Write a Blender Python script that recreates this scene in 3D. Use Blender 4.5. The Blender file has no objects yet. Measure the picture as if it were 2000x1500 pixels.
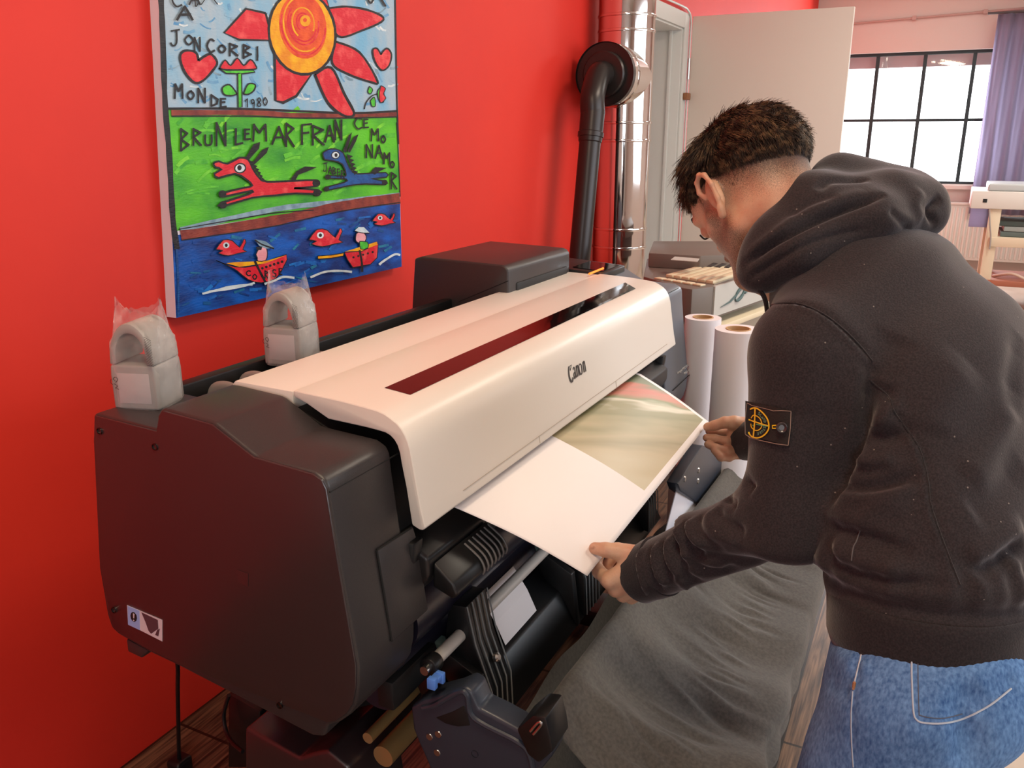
import bpy, bmesh, math, random
import numpy as np
from mathutils import Vector, Matrix, Euler
from mathutils.bvhtree import BVHTree

random.seed(7); np.random.seed(7)
SC = bpy.context.scene
COL = SC.collection

# ------------------------------------------------------------------ camera
CM = np.array([[0.451065, -0.892491, -0.00028], [0.249953, 0.126025, 0.960021], [0.856775, 0.433102, -0.279926]])  # right, up, forward
CPOS = np.array([0.0, 0.0, 1.38])
FPX = 1650.0
cd = bpy.data.cameras.new('camera'); cam = bpy.data.objects.new('camera', cd); COL.objects.link(cam)
cd.sensor_fit = 'HORIZONTAL'; cd.sensor_width = 36.0; cd.lens = 36.0 * FPX / 2000.0
cd.clip_start = 0.05; cd.clip_end = 100
m3 = Matrix((CM[0], CM[1], -CM[2])).transposed()
cam.matrix_world = Matrix.Translation(CPOS) @ m3.to_4x4()
SC.camera = cam

# ------------------------------------------------------------------ world, lights, exposure
w = bpy.data.worlds.new('daylight'); SC.world = w; w.use_nodes = True
w.node_tree.nodes['Background'].inputs[0].default_value = (0.93, 0.97, 1.0, 1)
w.node_tree.nodes['Background'].inputs[1].default_value = 4.0
SC.view_settings.view_transform = 'Standard'; SC.view_settings.look = 'None'
SC.view_settings.gamma = 1; SC.view_settings.exposure = -0.10
try: SC.view_settings.use_curve_mapping = False
except Exception: pass

def area(name, loc, target, sx, sy, power, color):
    l = bpy.data.lights.new(name, 'AREA'); l.shape = 'RECTANGLE'; l.size = sx; l.size_y = sy
    l.energy = power; l.color = color
    o = bpy.data.objects.new(name, l); COL.objects.link(o); o.location = loc
    d = Vector(target) - Vector(loc); o.rotation_euler = d.to_track_quat('-Z', 'Y').to_euler()
    return o
# area lights for the daylight; side and rear windows are unseen, their walls solid
area('daylight_side_window', (2.6, -3.4, 1.75), (2.0, 1.5, 0.9), 5.0, 1.6, 112, (0.80, 0.90, 1.0))
area('daylight_rear_window', (-2.6, -1.2, 1.7), (1.5, 0.8, 0.9), 1.6, 1.4, 44, (0.86, 0.93, 1.0))
area('daylight_far_window', (10.2, 0.5, 1.65), (2.0, 0.2, 1.0), 1.3, 1.3, 95, (0.88, 0.95, 1.0))
area('daylight_next_room', (6.2, 3.6, 2.3), (5.6, 2.0, 1.0), 1.5, 1.2, 45, (0.9, 0.96, 1.0))
# warm lamp above the printer, then two unseen lamps added to light the room
area('ceiling_lamp_light', (0.35, 0.35, 2.86), (0.55, 0.75, 0.0), 0.5, 0.5, 33, (1.0, 0.80, 0.56))
area('ceiling_lamp_light', (3.2, -0.6, 2.86), (3.2, -0.6, 0.0), 1.2, 0.6, 45, (1.0, 0.88, 0.72))
area('ceiling_lamp_light', (6.8, -0.9, 2.86), (6.8, -0.9, 0.0), 1.2, 0.6, 62, (0.95, 0.97, 0.90))  # added lamp, near-white tint set against the pink bounce of the red wall

# ------------------------------------------------------------------ pixel <-> place (photo taken as 2000 x 1500)
AXI = {'x': 0, 'y': 1, 'z': 2}
def ray(u, v): return CM.T @ np.array([(u - 1000) / FPX, -(v - 750) / FPX, 1.0])
def P(u, v, ax, val):
    q = ray(u, v); k = AXI[ax]; return CPOS + q * ((val - CPOS[k]) / q[k])
def D(u, v, d): return CPOS + ray(u, v) * d
def PP(u, v, p0, n):
    q = ray(u, v); p0 = np.array(p0); n = np.array(n); return CPOS + q * (np.dot(p0 - CPOS, n) / np.dot(q, n))

# ------------------------------------------------------------------ materials
def s2l(c): return c / 12.92 if c <= 0.04045 else ((c + 0.055) / 1.055) ** 2.4
def rgb(r, g, b): return (s2l(r / 255), s2l(g / 255), s2l(b / 255), 1)
MATS = {}
def mat(name, col, rough=0.5, metal=0.0, spec=0.5, noise=None, bump=None, coat=0, sheen=0, trans=0, emit=None, sss=0, alpha=1, aniso=None):
    """noise=(scale, second colour, low, high); bump=(scale, strength, detail)"""
    if name in MATS: return MATS[name]
    m = bpy.data.materials.new(name); m.use_nodes = True; MATS[name] = m
    nt = m.node_tree; b = nt.nodes['Principled BSDF']
    b.inputs['Base Color'].default_value = col; b.inputs['Roughness'].default_value = rough
    b.inputs['Metallic'].default_value = metal; b.inputs['Specular IOR Level'].default_value = spec
    b.inputs['Coat Weight'].default_value = coat; b.inputs['Sheen Weight'].default_value = sheen
    b.inputs['Transmission Weight'].default_value = trans; b.inputs['Alpha'].default_value = alpha
    if sss:
        b.inputs['Subsurface Weight'].default_value = sss; b.inputs['Subsurface Radius'].default_value = (0.012, 0.004, 0.002)
        b.inputs['Subsurface Scale'].default_value = 1.0
    if emit:
        b.inputs['Emission Color'].default_value = emit[0]; b.inputs['Emission Strength'].default_value = emit[1]
    tc = nt.nodes.new('ShaderNodeTexCoord')
    if noise:
        n = nt.nodes.new('ShaderNodeTexNoise'); n.inputs['Scale'].default_value = noise[0]; n.inputs['Detail'].default_value = 6
        r = nt.nodes.new('ShaderNodeMapRange'); r.inputs[1].default_value = noise[2]; r.inputs[2].default_value = noise[3]
        mx = nt.nodes.new('ShaderNodeMix'); mx.data_type = 'RGBA'
        mx.inputs[6].default_value = col; mx.inputs[7].default_value = noise[1]
        if len(noise) > 4:
            mp = nt.nodes.new('ShaderNodeMapping'); mp.inputs['Scale'].default_value = noise[4]
            nt.links.new(tc.outputs['Object'], mp.inputs[0]); nt.links.new(mp.outputs[0], n.inputs[0])
        else: nt.links.new(tc.outputs['Object'], n.inputs[0])
        nt.links.new(n.outputs[0], r.inputs[0]); nt.links.new(r.outputs[0], mx.inputs[0]); nt.links.new(mx.outputs[2], b.inputs['Base Color'])
    if bump:
        n2 = nt.nodes.new('ShaderNodeTexNoise'); n2.inputs['Scale'].default_value = bump[0]; n2.inputs['Detail'].default_value = bump[2] if len(bump) > 2 else 3
        bp = nt.nodes.new('ShaderNodeBump'); bp.inputs['Strength'].default_value = bump[1]; bp.inputs['Distance'].default_value = bump[3] if len(bump) > 3 else 0.002
        if len(bump) > 4:
            mp = nt.nodes.new('ShaderNodeMapping'); mp.inputs['Scale'].default_value = bump[4]
            nt.links.new(tc.outputs['Object'], mp.inputs[0]); nt.links.new(mp.outputs[0], n2.inputs[0])
        else: nt.links.new(tc.outputs['Object'], n2.inputs[0])
        nt.links.new(n2.outputs[0], bp.inputs['Height']); nt.links.new(bp.outputs[0], b.inputs['Normal'])
    return m

M_RED = mat('red_wall_paint', rgb(224, 46, 28), 0.62, noise=(1.5, rgb(212, 38, 26), .35, .7), bump=(60, .12, 4, .002))
M_BEIGE = mat('beige_wall_paint', rgb(212, 202, 194), 0.8, bump=(40, .2, 4))
M_WHITEWALL = mat('white_wall_paint', rgb(225, 222, 215), 0.8)
M_CEIL = mat('ceiling_paint', rgb(228, 222, 212), 0.9)
M_CONC = mat('concrete_floor', rgb(186, 166, 146), 0.55, noise=(3, rgb(205, 190, 172), .35, .7), bump=(25, .1, 5))
M_BODY = mat('black_grained_plastic', rgb(44, 41, 42), 0.40, spec=0.55, noise=(900, rgb(52, 48, 48), .4, .6), bump=(900, .18, 2, .0006))
M_PANEL = mat('black_side_plastic', rgb(46, 36, 38), 0.30, spec=1.0, bump=(900, .15, 2, .0005))
M_GREYPL = mat('slate_grey_plastic', rgb(96, 102, 112), 0.42, bump=(900, .15, 2, .0005))
M_WHITEPL = mat('warm_white_plastic', rgb(226, 218, 208), 0.34, spec=0.5, bump=(500, .06, 2, .0006))
M_GLOSSB = mat('glossy_black_window', rgb(9, 8, 9), 0.05, spec=0.8)
M_BLACK = mat('black_plastic', rgb(20, 20, 21), 0.38, spec=0.5)
M_DARK = mat('matt_black', rgb(13, 13, 14), 0.6)
M_NAVY = mat('navy_grey_housing', rgb(48, 54, 66), 0.38, bump=(400, .1, 2, .0005))
M_PURP = mat('dark_blue_black_roller', rgb(30, 28, 42), 0.30)
M_METAL = mat('satin_metal', rgb(190, 188, 184), 0.28, 1.0)
M_CHROME = mat('polished_steel', rgb(222, 220, 218), 0.07, 1.0, bump=(3, .25, 1, .004, (1, 1, .15)))
M_BRASS = mat('bronze_metal', rgb(190, 156, 104), 0.32, 0.55)
M_LIGHTROD = mat('light_grey_rod', rgb(196, 190, 182), 0.4)
M_PIPE = mat('dark_stove_pipe', rgb(52, 48, 47), 0.33, spec=0.6, metal=0.5)
M_PAPER = mat('white_paper', rgb(240, 232, 230), 0.45, spec=0.35)
M_ROLL = mat('white_paper_roll', rgb(232, 230, 236), 0.6)
M_CORE = mat('cardboard_core', rgb(196, 160, 118), 0.85)
M_BLUE = mat('blue_plastic', rgb(92, 140, 225), 0.4)
M_ORANGE = mat('orange_light', rgb(250, 130, 40), 0.5, emit=(rgb(255, 130, 40), 1.2))
M_DOOR = mat('door_leaf_paint', rgb(218, 206, 194), 0.5)
M_FRAME = mat('grey_white_frame_paint', rgb(206, 206, 200), 0.5)
M_MULL = mat('dark_teal_window_bar', rgb(36, 58, 62), 0.5)

# ------------------------------------------------------------------ object helpers
def link(name, me, m=None, parent=None, smooth=False):
    o = bpy.data.objects.new(name, me); COL.objects.link(o)
    if m:
        for mm in (m if isinstance(m, (list, tuple)) else [m]): me.materials.append(mm)
    if parent: o.parent = parent
    if smooth:
        me.polygons.foreach_set('use_smooth', [True] * len(me.polygons))
    return o
def from_data(name, vs, fs, m=None, parent=None, smooth=False, mi=None):
    me = bpy.data.meshes.new(name); me.from_pydata([tuple(map(float, v)) for v in vs], [], [tuple(map(int, f)) for f in fs]); me.update()
    o = link(name, me, m, parent, smooth)
    if mi: me.polygons.foreach_set('material_index', mi)
    return o
class MB:
    """collects shapes for ONE mesh"""
    def __init__(s): s.v = []; s.f = []; s.mi = []; s.cur = 0
    def add(s, vs, fs):
        k = len(s.v); s.v += [tuple(map(float, v)) for v in vs]; s.f += [tuple(int(i) + k for i in f) for f in fs]; s.mi += [s.cur] * len(fs); return s
    def box(s, lo, hi, R=None, c=None):
        x0, y0, z0 = lo; x1, y1, z1 = hi
        vs = [(x0,y0,z0),(x1,y0,z0),(x1,y1,z0),(x0,y1,z0),(x0,y0,z1),(x1,y0,z1),(x1,y1,z1),(x0,y1,z1)]
        if R is not None: vs = [tuple(R @ Vector(v) + Vector(c or (0,0,0))) for v in vs]
        return s.add(vs, [(0,3,2,1),(4,5,6,7),(0,1,5,4),(1,2,6,5),(2,3,7,6),(3,0,4,7)])
    def prism(s, poly, vec):
        """poly: list of 3D points (planar), vec: extrusion"""
        n = len(poly); a = [np.array(p, float) for p in poly]; v = np.array(vec, float)
        nn = sum((np.cross(a[i] - a[0], a[(i + 1) % n] - a[0]) for i in range(n)), np.zeros(3))
        if np.dot(nn, v) > 0: a = a[::-1]
        fs = [tuple(range(n)), tuple(range(2 * n - 1, n - 1, -1))] + [(i, i + n, (i + 1) % n + n, (i + 1) % n) for i in range(n)]
        return s.add(a + [p + v for p in a], fs)
    def tube(s, pts, r, n=12, cap=True, flat=1.0):
        pts = [np.array(p, float) for p in pts]; k = len(pts)
        rs = r if isinstance(r, (list, tuple, np.ndarray)) else [r] * k
        vs = []; up = None
        for i in range(k):
            t = pts[min(i + 1, k - 1)] - pts[max(i - 1, 0)]; t /= (np.linalg.norm(t) + 1e-12)
            if up is None:
                up = np.array([0, 0, 1.]) if abs(t[2]) < .9 else np.array([1., 0, 0])
            a = np.cross(up, t); a /= (np.linalg.norm(a) + 1e-12); b = np.cross(t, a); up = b
            for j in range(n):
                q = 2 * math.pi * j / n; vs.append(pts[i] + rs[i] * (math.cos(q) * a + flat * math.sin(q) * b))
        fs = [(i*n + j, i*n + (j+1) % n, (i+1)*n + (j+1) % n, (i+1)*n + j) for i in range(k-1) for j in range(n)]
        if cap: fs += [tuple(range(n-1, -1, -1)), tuple(range((k-1)*n, k*n))]
        return s.add(vs, fs)
    def lathe(s, prof, c, axis=(0, 0, 1), n=32, closed=False):
        """prof: (radius, height) list"""
        ax = Vector(axis).normalized(); q = Vector((0, 0, 1)).rotation_difference(ax); c = Vector(c)
        vs = []
        for r, h in prof:
            for j in range(n):
                t = 2 * math.pi * j / n; vs.append(tuple(c + q @ Vector((r * math.cos(t), r * math.sin(t), h))))
        k = len(prof)
        fs = [(i*n + j, i*n + (j+1) % n, (i+1)*n + (j+1) % n, (i+1)*n + j) for i in range(k-1) for j in range(n)]
        if closed: fs += [((k-1)*n + j, (k-1)*n + (j+1) % n, (j+1) % n, j) for j in range(n)]
        return s.add(vs, fs)
    def build(s, name, m, parent=None, bevel=0, seg=2, smooth=None, ang=35):
        me = bpy.data.meshes.new(name); me.from_pydata(s.v, [], s.f); me.update()
        if s.cur or any(s.mi): me.polygons.foreach_set('material_index', s.mi)
        bm = bmesh.new(); bm.from_mesh(me)
        bmesh.ops.recalc_face_normals(bm, faces=bm.faces)
        if bevel:
            es = [e for e in bm.edges if len(e.link_faces) == 2 and e.calc_face_angle(0) > math.radians(25)]
            bmesh.ops.bevel(bm, geom=es, offset=bevel, segments=seg, profile=0.5, affect='EDGES', clamp_overlap=True)
        if smooth is None: smooth = True
        if smooth:
            for f in bm.faces: f.smooth = True
            for e in bm.edges:
                if len(e.link_faces) == 2 and e.calc_face_angle(0) > math.radians(ang): e.smooth = False
        bm.to_mesh(me); bm.free()
        return link(name, me, m, parent)
def empty(name, loc=(0, 0, 0)):
    o = bpy.data.objects.new(name, None); COL.objects.link(o); o.location = loc; o.empty_display_size = .1; return o
def tag(o, label=None, cat=None, group=None, kind=None):
    if label: o['label'] = label
    if cat: o['category'] = cat
    if group: o['group'] = group
    if kind: o['kind'] = kind
    return o
def thing(name, label, cat, group=None):
    return tag(empty(name), label, cat, group)
def recenter(root, loc):
    """put the thing's Empty at its base without moving its parts"""
    root.location = loc
    for ch in root.children:
        ch.matrix_parent_inverse = Matrix.Translation(loc).inverted()
def arc(pts, n=6):
    """smooth a polyline (Catmull-Rom)"""
    p = [np.array(q, float) for q in pts]; out = []
    for i in range(len(p) - 1):
        a, b, c, d = p[max(i-1, 0)], p[i], p[i+1], p[min(i+2, len(p)-1)]
        for k in range(n):
            t = k / n; out.append(.5 * ((2*b) + (c-a)*t + (2*a-5*b+4*c-d)*t*t + (3*b-a-3*c+d)*t**3))
    out.append(p[-1]); return out
# ================================================================== the room
YW = 1.523; XF = 10.4; ZC = 2.9; YB = -3.6; XB = -2.8
# floor: concrete with a strip of dark boards along the red wall
MB().box((XB, YB, -0.1), (XF, -0.05, 0)).box((5.9, -.05, -.1), (XF, YW, 0)).build('floor', M_CONC)['kind'] = 'structure'
def wood_mat():
    m = bpy.data.materials.new('dark_wood_boards'); m.use_nodes = True; nt = m.node_tree; b = nt.nodes['Principled BSDF']
    tc = nt.nodes.new('ShaderNodeTexCoord'); mp = nt.nodes.new('ShaderNodeMapping'); mp.inputs['Scale'].default_value = (2, 40, 1)
    n = nt.nodes.new('ShaderNodeTexNoise'); n.inputs['Scale'].default_value = 3; n.inputs['Detail'].default_value = 8; n.inputs['Distortion'].default_value = .6
    cr = nt.nodes.new('ShaderNodeValToRGB'); cr.color_ramp.elements[0].position = .35; cr.color_ramp.elements[0].color = rgb(62, 42, 32)
    cr.color_ramp.elements[1].position = .68; cr.color_ramp.elements[1].color = rgb(142, 106, 80)
    br = nt.nodes.new('ShaderNodeTexBrick'); br.inputs['Scale'].default_value = 1; br.inputs['Brick Width'].default_value = 1.2; br.inputs['Row Height'].default_value = .19
    br.inputs['Mortar Size'].default_value = .004; br.inputs['Color1'].default_value = (1, 1, 1, 1); br.inputs['Color2'].default_value = (.72, .72, .72, 1); br.inputs['Mortar'].default_value = (.15, .12, .1, 1)
    mx = nt.nodes.new('ShaderNodeMix'); mx.data_type = 'RGBA'; mx.blend_type = 'MULTIPLY'; mx.inputs[0].default_value = 1
    nt.links.new(tc.outputs['Object'], mp.inputs[0]); nt.links.new(mp.outputs[0], n.inputs[0]); nt.links.new(n.outputs[0], cr.inputs[0])
    nt.links.new(tc.outputs['Object'], br.inputs[0]); nt.links.new(cr.outputs[0], mx.inputs[6]); nt.links.new(br.outputs[0], mx.inputs[7])
    nt.links.new(mx.outputs[2], b.inputs['Base Color']); b.inputs['Roughness'].default_value = .42
    return m
M_WOOD = wood_mat()
o = MB().box((XB, -0.05, -0.1), (5.9, YW, 0.0)).build('floor_boards', M_WOOD); o['kind'] = 'structure'
MB().box((XB, YB, ZC), (XF, YW, ZC + .1)).build('ceiling', M_CEIL)['kind'] = 'structure'
# red wall with the doorway
DX0, DX1, DZ = 4.42, 5.27, 2.02
MB().box((XB, YW, 0), (DX0, YW + .16, ZC)).box((DX1, YW, 0), (XF, YW + .16, ZC)).box((DX0, YW, DZ), (DX1, YW + .16, ZC)).build('wall_back', M_RED)['kind'] = 'structure'
# wall behind and left of the camera
MB().box((XB, YB - .1, 0), (XF, YB, ZC)).build('wall_front', M_BEIGE)['kind'] = 'structure'
MB().box((XB - .1, YB, 0), (XB, YW, ZC)).build('wall_left', M_WHITEWALL)['kind'] = 'structure'
# far wall with the steel window
WY0, WY1, WZ0, WZ1 = -1.9, 1.25, .90, 2.25
MB().box((XF, YB, 0), (XF + .25, WY0, ZC)).box((XF, WY1, 0), (XF + .25, YW + .16, ZC)).box((XF, WY0, 0), (XF + .25, WY1, WZ0)).box((XF, WY0, WZ1), (XF + .25, WY1, ZC)).build('wall_right', M_BEIGE)['kind'] = 'structure'
win = empty('window_1'); win['kind'] = 'structure'
mb = MB()
for y in (-1.40, -.96, -.51, -.064, .40, .865): mb.box((XF + .08, y - .018, WZ0), (XF + .12, y + .018, WZ1))
for z in (1.56,): mb.box((XF + .085, WY0, z - .014), (XF + .115, WY1, z + .014))
mb.box((XF + .07, WY0, WZ0), (XF + .13, WY1, WZ0 + .025)).box((XF + .07, WY0, WZ1 - .03), (XF + .13, WY1, WZ1)).box((XF + .07, WY0, WZ0), (XF + .13, WY0 + .03, WZ1)).box((XF + .07, WY1 - .03, WZ0), (XF + .13, WY1, WZ1))
mb.build('window_frame', M_MULL, win)
M_GLASS = bpy.data.materials.new('window_glass'); M_GLASS.use_nodes = True
_nt = M_GLASS.node_tree; _t = _nt.nodes.new('ShaderNodeBsdfTransparent'); _g = _nt.nodes.new('ShaderNodeBsdfGlossy'); _g.inputs['Roughness'].default_value = .02
_m = _nt.nodes.new('ShaderNodeMixShader'); _m.inputs[0].default_value = .06
_nt.links.new(_t.outputs[0], _m.inputs[1]); _nt.links.new(_g.outputs[0], _m.inputs[2]); _nt.links.new(_m.outputs[0], _nt.nodes['Material Output'].inputs[0])
MB().box((XF + .098, WY0, WZ0), (XF + .102, WY1, WZ1)).build('glass', M_GLASS, win)
MB().box((XF - .06, WY0 - .05, WZ0 - .05), (XF + .07, WY1 + .05, WZ0 - .005)).build('window_sill', M_WHITEWALL, win, .006)
MB().box((XF + .22, WY0, WZ1 - .14), (XF + .25, WY1, WZ1)).build('roller_blind', mat('blind_cloth', rgb(196, 186, 190), .8), win)
# thin conduit running above the window
pr_ = thing('conduit_pipe', 'thin beige conduit running along the wall above the far window', 'pipe')
z0, z1 = 2.50, 2.50
mb = MB(); mb.tube([(XF - .02, 1.45, 2.545), (XF - .02, -1.9, 2.66)], .011, 8); mb.build('pipe_run', mat('conduit_paint', rgb(186, 160, 152), .6), pr_)
for y in (.55, -.1, -.75):
    mb = MB(); mb.box((XF - .04, y - .02, 2.545 + (1.45 - y) * .0343 - .02), (XF, y + .02, 2.545 + (1.45 - y) * .0343 + .02)); mb.build('clip', mat('conduit_paint', rgb(186, 160, 152), .6), pr_)

# door: frame, open leaf, hinge
door = empty('door_1', (DX1, YW, 0)); door['kind'] = 'structure'
mb = MB()
fw = .065; t = .014
mb.box((DX1 - .02, YW - t, 0), (DX1 + fw, YW, DZ + fw)).box((DX0 - fw, YW - t, 0), (DX0 + .02, YW, DZ + fw)).box((DX0 + .02, YW - t, DZ - .02), (DX1 - .02, YW, DZ + fw))
mb.box((DX1 - .03, YW, 0), (DX1 - .0, YW + .19, DZ - .001)).box((DX0, YW, 0), (DX0 + .03, YW + .19, DZ - .001)).box((DX0 + .03, YW, DZ - .031), (DX1 - .03, YW + .19, DZ - .001))
mb.box((DX1 - .045, YW + .055, 0), (DX1 - .03, YW + .075, DZ - .03)).box((DX1 - .02, YW + .16, 0), (DX1 + fw, YW + .175, DZ + fw))
o = mb.build('door_frame', M_FRAME, door, .003)
LX = 5.36
o = MB().box((LX, YW - .93, .01), (LX + .042, YW - .025, 2.075)).build('door_leaf', M_DOOR, door, .003)
o = MB().tube([(LX - .012, YW - .02, 1.72), (LX - .012, YW - .02, 1.84)], .009, 10).build('hinge', M_METAL, door)
o = MB().box((DX1 + .0, YW - .045, 1.60), (DX1 + .07, YW - .014, 1.64)).build('door_stop', mat('brown_wood_block', rgb(140, 92, 58), .6), door, .006)
recenter(door, (DX1, YW, 0))
cab = MB().tube(arc([(4.45, YW - .022, DZ + fw + .012), (5.1, YW - .022, DZ + fw + .02), (5.27, YW - .02, DZ + fw + .012), (5.345, YW - .02, DZ + .03), (5.352, YW - .018, 1.9), (5.352, YW - .018, 1.2), (5.352, YW - .018, .05)]), .006, 8).build('white_cable', M_FRAME)
tag(cab, 'thin white cable running over and down the door frame', 'cable')

# next room seen through the doorway
MB().box((3.6, YW + .16, -.1), (9.0, 4.6, 0)).build('floor_next_room', M_CONC)['kind'] = 'structure'
MB().box((3.5, 4.6, 0), (9.1, 4.7, ZC)).box((3.5, YW + .17, 0), (3.6, 4.6, ZC)).build('wall_next_room', M_WHITEWALL)['kind'] = 'structure'
MB().box((3.5, YW + .17, ZC - .25), (9.1, 4.7, ZC - .15)).build('ceiling_next_room', M_CEIL)['kind'] = 'structure'
# its far wall with a bright window
MB().box((9.0, YW + .17, 0), (9.1, 4.6, .95)).box((9.0, YW + .17, 2.15), (9.1, 4.6, ZC)).box((9.0, YW + .17, .95), (9.1, 1.9, 2.15)).box((9.0, 4.2, .95), (9.1, 4.6, 2.15)).build('wall_far_next_room', M_WHITEWALL)['kind'] = 'structure'
w2 = empty('window_2'); w2['kind'] = 'structure'
mb = MB()
for y in (2.4, 2.85, 3.3, 3.75): mb.box((9.03, y - .02, .95), (9.07, y + .02, 2.15))
for z in (1.35, 1.75): mb.box((9.03, 1.9, z - .015), (9.07, 4.2, z + .015))
mb.build('window_frame', M_MULL, w2)
MB().box((9.048, 1.9, .95), (9.052, 4.2, 2.15)).build('glass', M_GLASS, w2)
# perforated black rail standing behind the doorway
def at_door(u, v, y=1.95): return P(u, v, 'y', y)
rk = thing('perforated_steel_upright', 'black perforated metal upright standing behind the open doorway', 'shelf upright')
a = at_door(1284, 90); x0 = a[0]
mb = MB(); wdt = .075
zt = a[2]
mb.box((x0 - .012, 1.94, 0), (x0, 1.96, zt)); mb.box((x0 + wdt - .03, 1.94, 0), (x0 + wdt - .018, 1.96, zt)); mb.box((x0 + wdt/2 - .02, 1.94, 0), (x0 + wdt/2 - .008, 1.96, zt))
z = .05
while z < zt:
    mb.box((x0 - .012, 1.94, z), (x0 + wdt - .018, 1.96, z + .022)); z += .045
mb.build('rail', M_MULL, rk)
mb = MB().box((x0 - .05, 1.93, 1.42), (x0 + .01, 1.97, 1.55))
mb.build('bracket', M_MULL, rk); MB().box((x0 - .04, 1.93, 1.70), (x0 + .02, 1.97, 1.73)).build('bracket', M_MULL, rk); recenter(rk, (x0, 1.95, 0))

# ---------------------------------------------------------------- things by the far window
rad = thing('radiator', 'white ribbed panel radiator under the far window', 'radiator')
mb = MB(); mb.box((XF - .13, -1.75, .12), (XF - .05, 1.0, .70))
mb.build('radiator_panel', M_WHITEWALL, rad, .008)
mb = MB()
y = -1.72
while y < .98:
    mb.box((XF - .143, y, .15), (XF - .13, y + .022, .67)); y += .042
o = mb.build('rib', M_WHITEWALL, rad, .003); 
MB().box((XF - .16, -1.76, .70), (XF - .05, 1.01, .72)).build('top_grille', M_WHITEWALL, rad)
mb = MB().tube([(XF - .1, .95, .16), (XF - .1, 1.05, .16), (XF - .1, 1.05, 0)], .012, 8).build('supply_pipe', M_WHITEWALL, rad)
recenter(rad, (XF - .1, -.3, .1))

curt = thing('curtain', 'purple curtain hanging at the far window beside the table', 'curtain')
n = 60; y0c, y1c = -.21, -.95; vs = []; fs = []
zt, zb = P(1936, 28, 'x', 10.1)[2], .62
nz = 12
for k in range(nz + 1):
    z = zt + (zb - zt) * k / nz
    for i in range(n + 1):
        t_ = i / n
        vs.append((10.12 + .035 * math.sin(t_ * 34 + .6 * math.sin(k * .5)) * (0.5 + .5 * k / nz) + .012 * math.sin(t_ * 71), y0c + (y1c - y0c) * t_, z))
for k in range(nz):
    for i in range(n): a_ = k * (n + 1) + i; fs.append((a_, a_ + 1, a_ + n + 2, a_ + n + 1))
M_CURT = mat('purple_curtain_cloth', rgb(140, 132, 150), .85, bump=(200, .2, 2))
b_ = M_CURT.node_tree.nodes['Principled BSDF']
_tr = M_CURT.node_tree.nodes.new('ShaderNodeBsdfTranslucent'); _tr.inputs[0].default_value = rgb(196, 188, 206)
_mx = M_CURT.node_tree.nodes.new('ShaderNodeMixShader'); _mx.inputs[0].default_value = .6
M_CURT.node_tree.links.new(b_.outputs[0], _mx.inputs[1]); M_CURT.node_tree.links.new(_tr.outputs[0], _mx.inputs[2]); M_CURT.node_tree.links.new(_mx.outputs[0], M_CURT.node_tree.nodes['Material Output'].inputs[0])
o = from_data('cloth', vs, fs, M_CURT, curt, True); md = o.modifiers.new('s', 'SOLIDIFY'); md.thickness = .003
MB().tube([(10.12, -.12, zt + .012), (10.12, -1.2, zt + .012)], .012, 10).build('curtain_rod', mat('rod_dark', rgb(70, 60, 62), .4), curt)
recenter(curt, (10.12, -.5, zt))

TX = 8.0
tb = thing('work_table', 'cream table with two lower shelves in front of the radiator', 'table')
ty0, ty1 = -.171, -1.8
MB().box((TX, ty1, .822), (TX + .7, ty0, .962)).build('table_top', mat('cream_table', rgb(210, 208, 200), .55), tb, .006)
MLEG = mat('cream_leg', rgb(212, 196, 170), .55)
for (xx, yy) in ((TX + .02, -.40), (TX + .62, -.40), (TX + .02, -1.75), (TX + .62, -1.75)):
    MB().box((xx, yy, 0), (xx + .055, yy + .085, .822)).build('leg', MLEG, tb, .004)
MB().box((TX, -1.75, .52), (TX + .68, -.34, .595)).build('shelf', MLEG, tb, .004)
MB().box((TX, -1.75, .20), (TX + .68, -.34, .245)).build('shelf', mat('red_brown_board', rgb(160, 96, 72), .5), tb, .004)
MB().box((TX - .004, -.285, .872), (TX, -.255, .90)).build('socket', M_DARK, tb)
recenter(tb, (TX + .3, -1, 0))
fl = tag(MB().box((TX + .03, -1.7, .964), (TX + .6, -.28, 1.02)).build('flatbed_scanner', mat('silver_plastic', rgb(178, 184, 184), .35), None, .012, 3), 'flat silver device lying on the cream table top', 'flatbed')
for i, (yy, zz, cc) in enumerate(((-.42, .597, (92, 104, 100)), (-.44, .640, (150, 158, 156)), (-.40, .683, (70, 82, 80)))):
    tag(MB().box((TX + .08, yy - .9, zz), (TX + .55, yy, zz + .04)).build('paper_pack', mat('pack_%d' % i, rgb(*cc), .7), None, .006), ['dark grey pack lying at the bottom of the pile on the table shelf', 'light grey pack in the middle of the pile on the table shelf', 'greenish black pack on top of the pile on the table shelf'][i], 'pack')
tag(MB().tube(arc([(TX + .2, -.42, .252), (TX + .05, -.55, .30), (TX + .03, -.68, .262), (TX + .1, -.8, .31), (TX + .05, -.95, .26), (TX + .2, -1.1, .26)]), .012, 8).build('coiled_cord', mat('beige_cord', rgb(196, 172, 156), .6)), 'beige cord lying on the lowest table shelf', 'cord')
tag(MB().tube(arc([(TX - .012, -.31, .82), (TX - .015, -.33, .7), (TX - .012, -.35, .6), (TX - .012, -.355, .5)]), .006, 8).build('hanging_cord', mat('grey_cord', rgb(150, 144, 140), .6)), 'grey cord hanging down from the front edge of the cream table', 'cord')
tag(MB().box((TX + .60, -.37, .62), (TX + .62, -.19, .8215)).build('curtain_end', M_CURT), 'lower end of the purple curtain, set apart under the table edge', 'cloth')  # bottom of the curtain, hung from the table as its own piece

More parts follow.
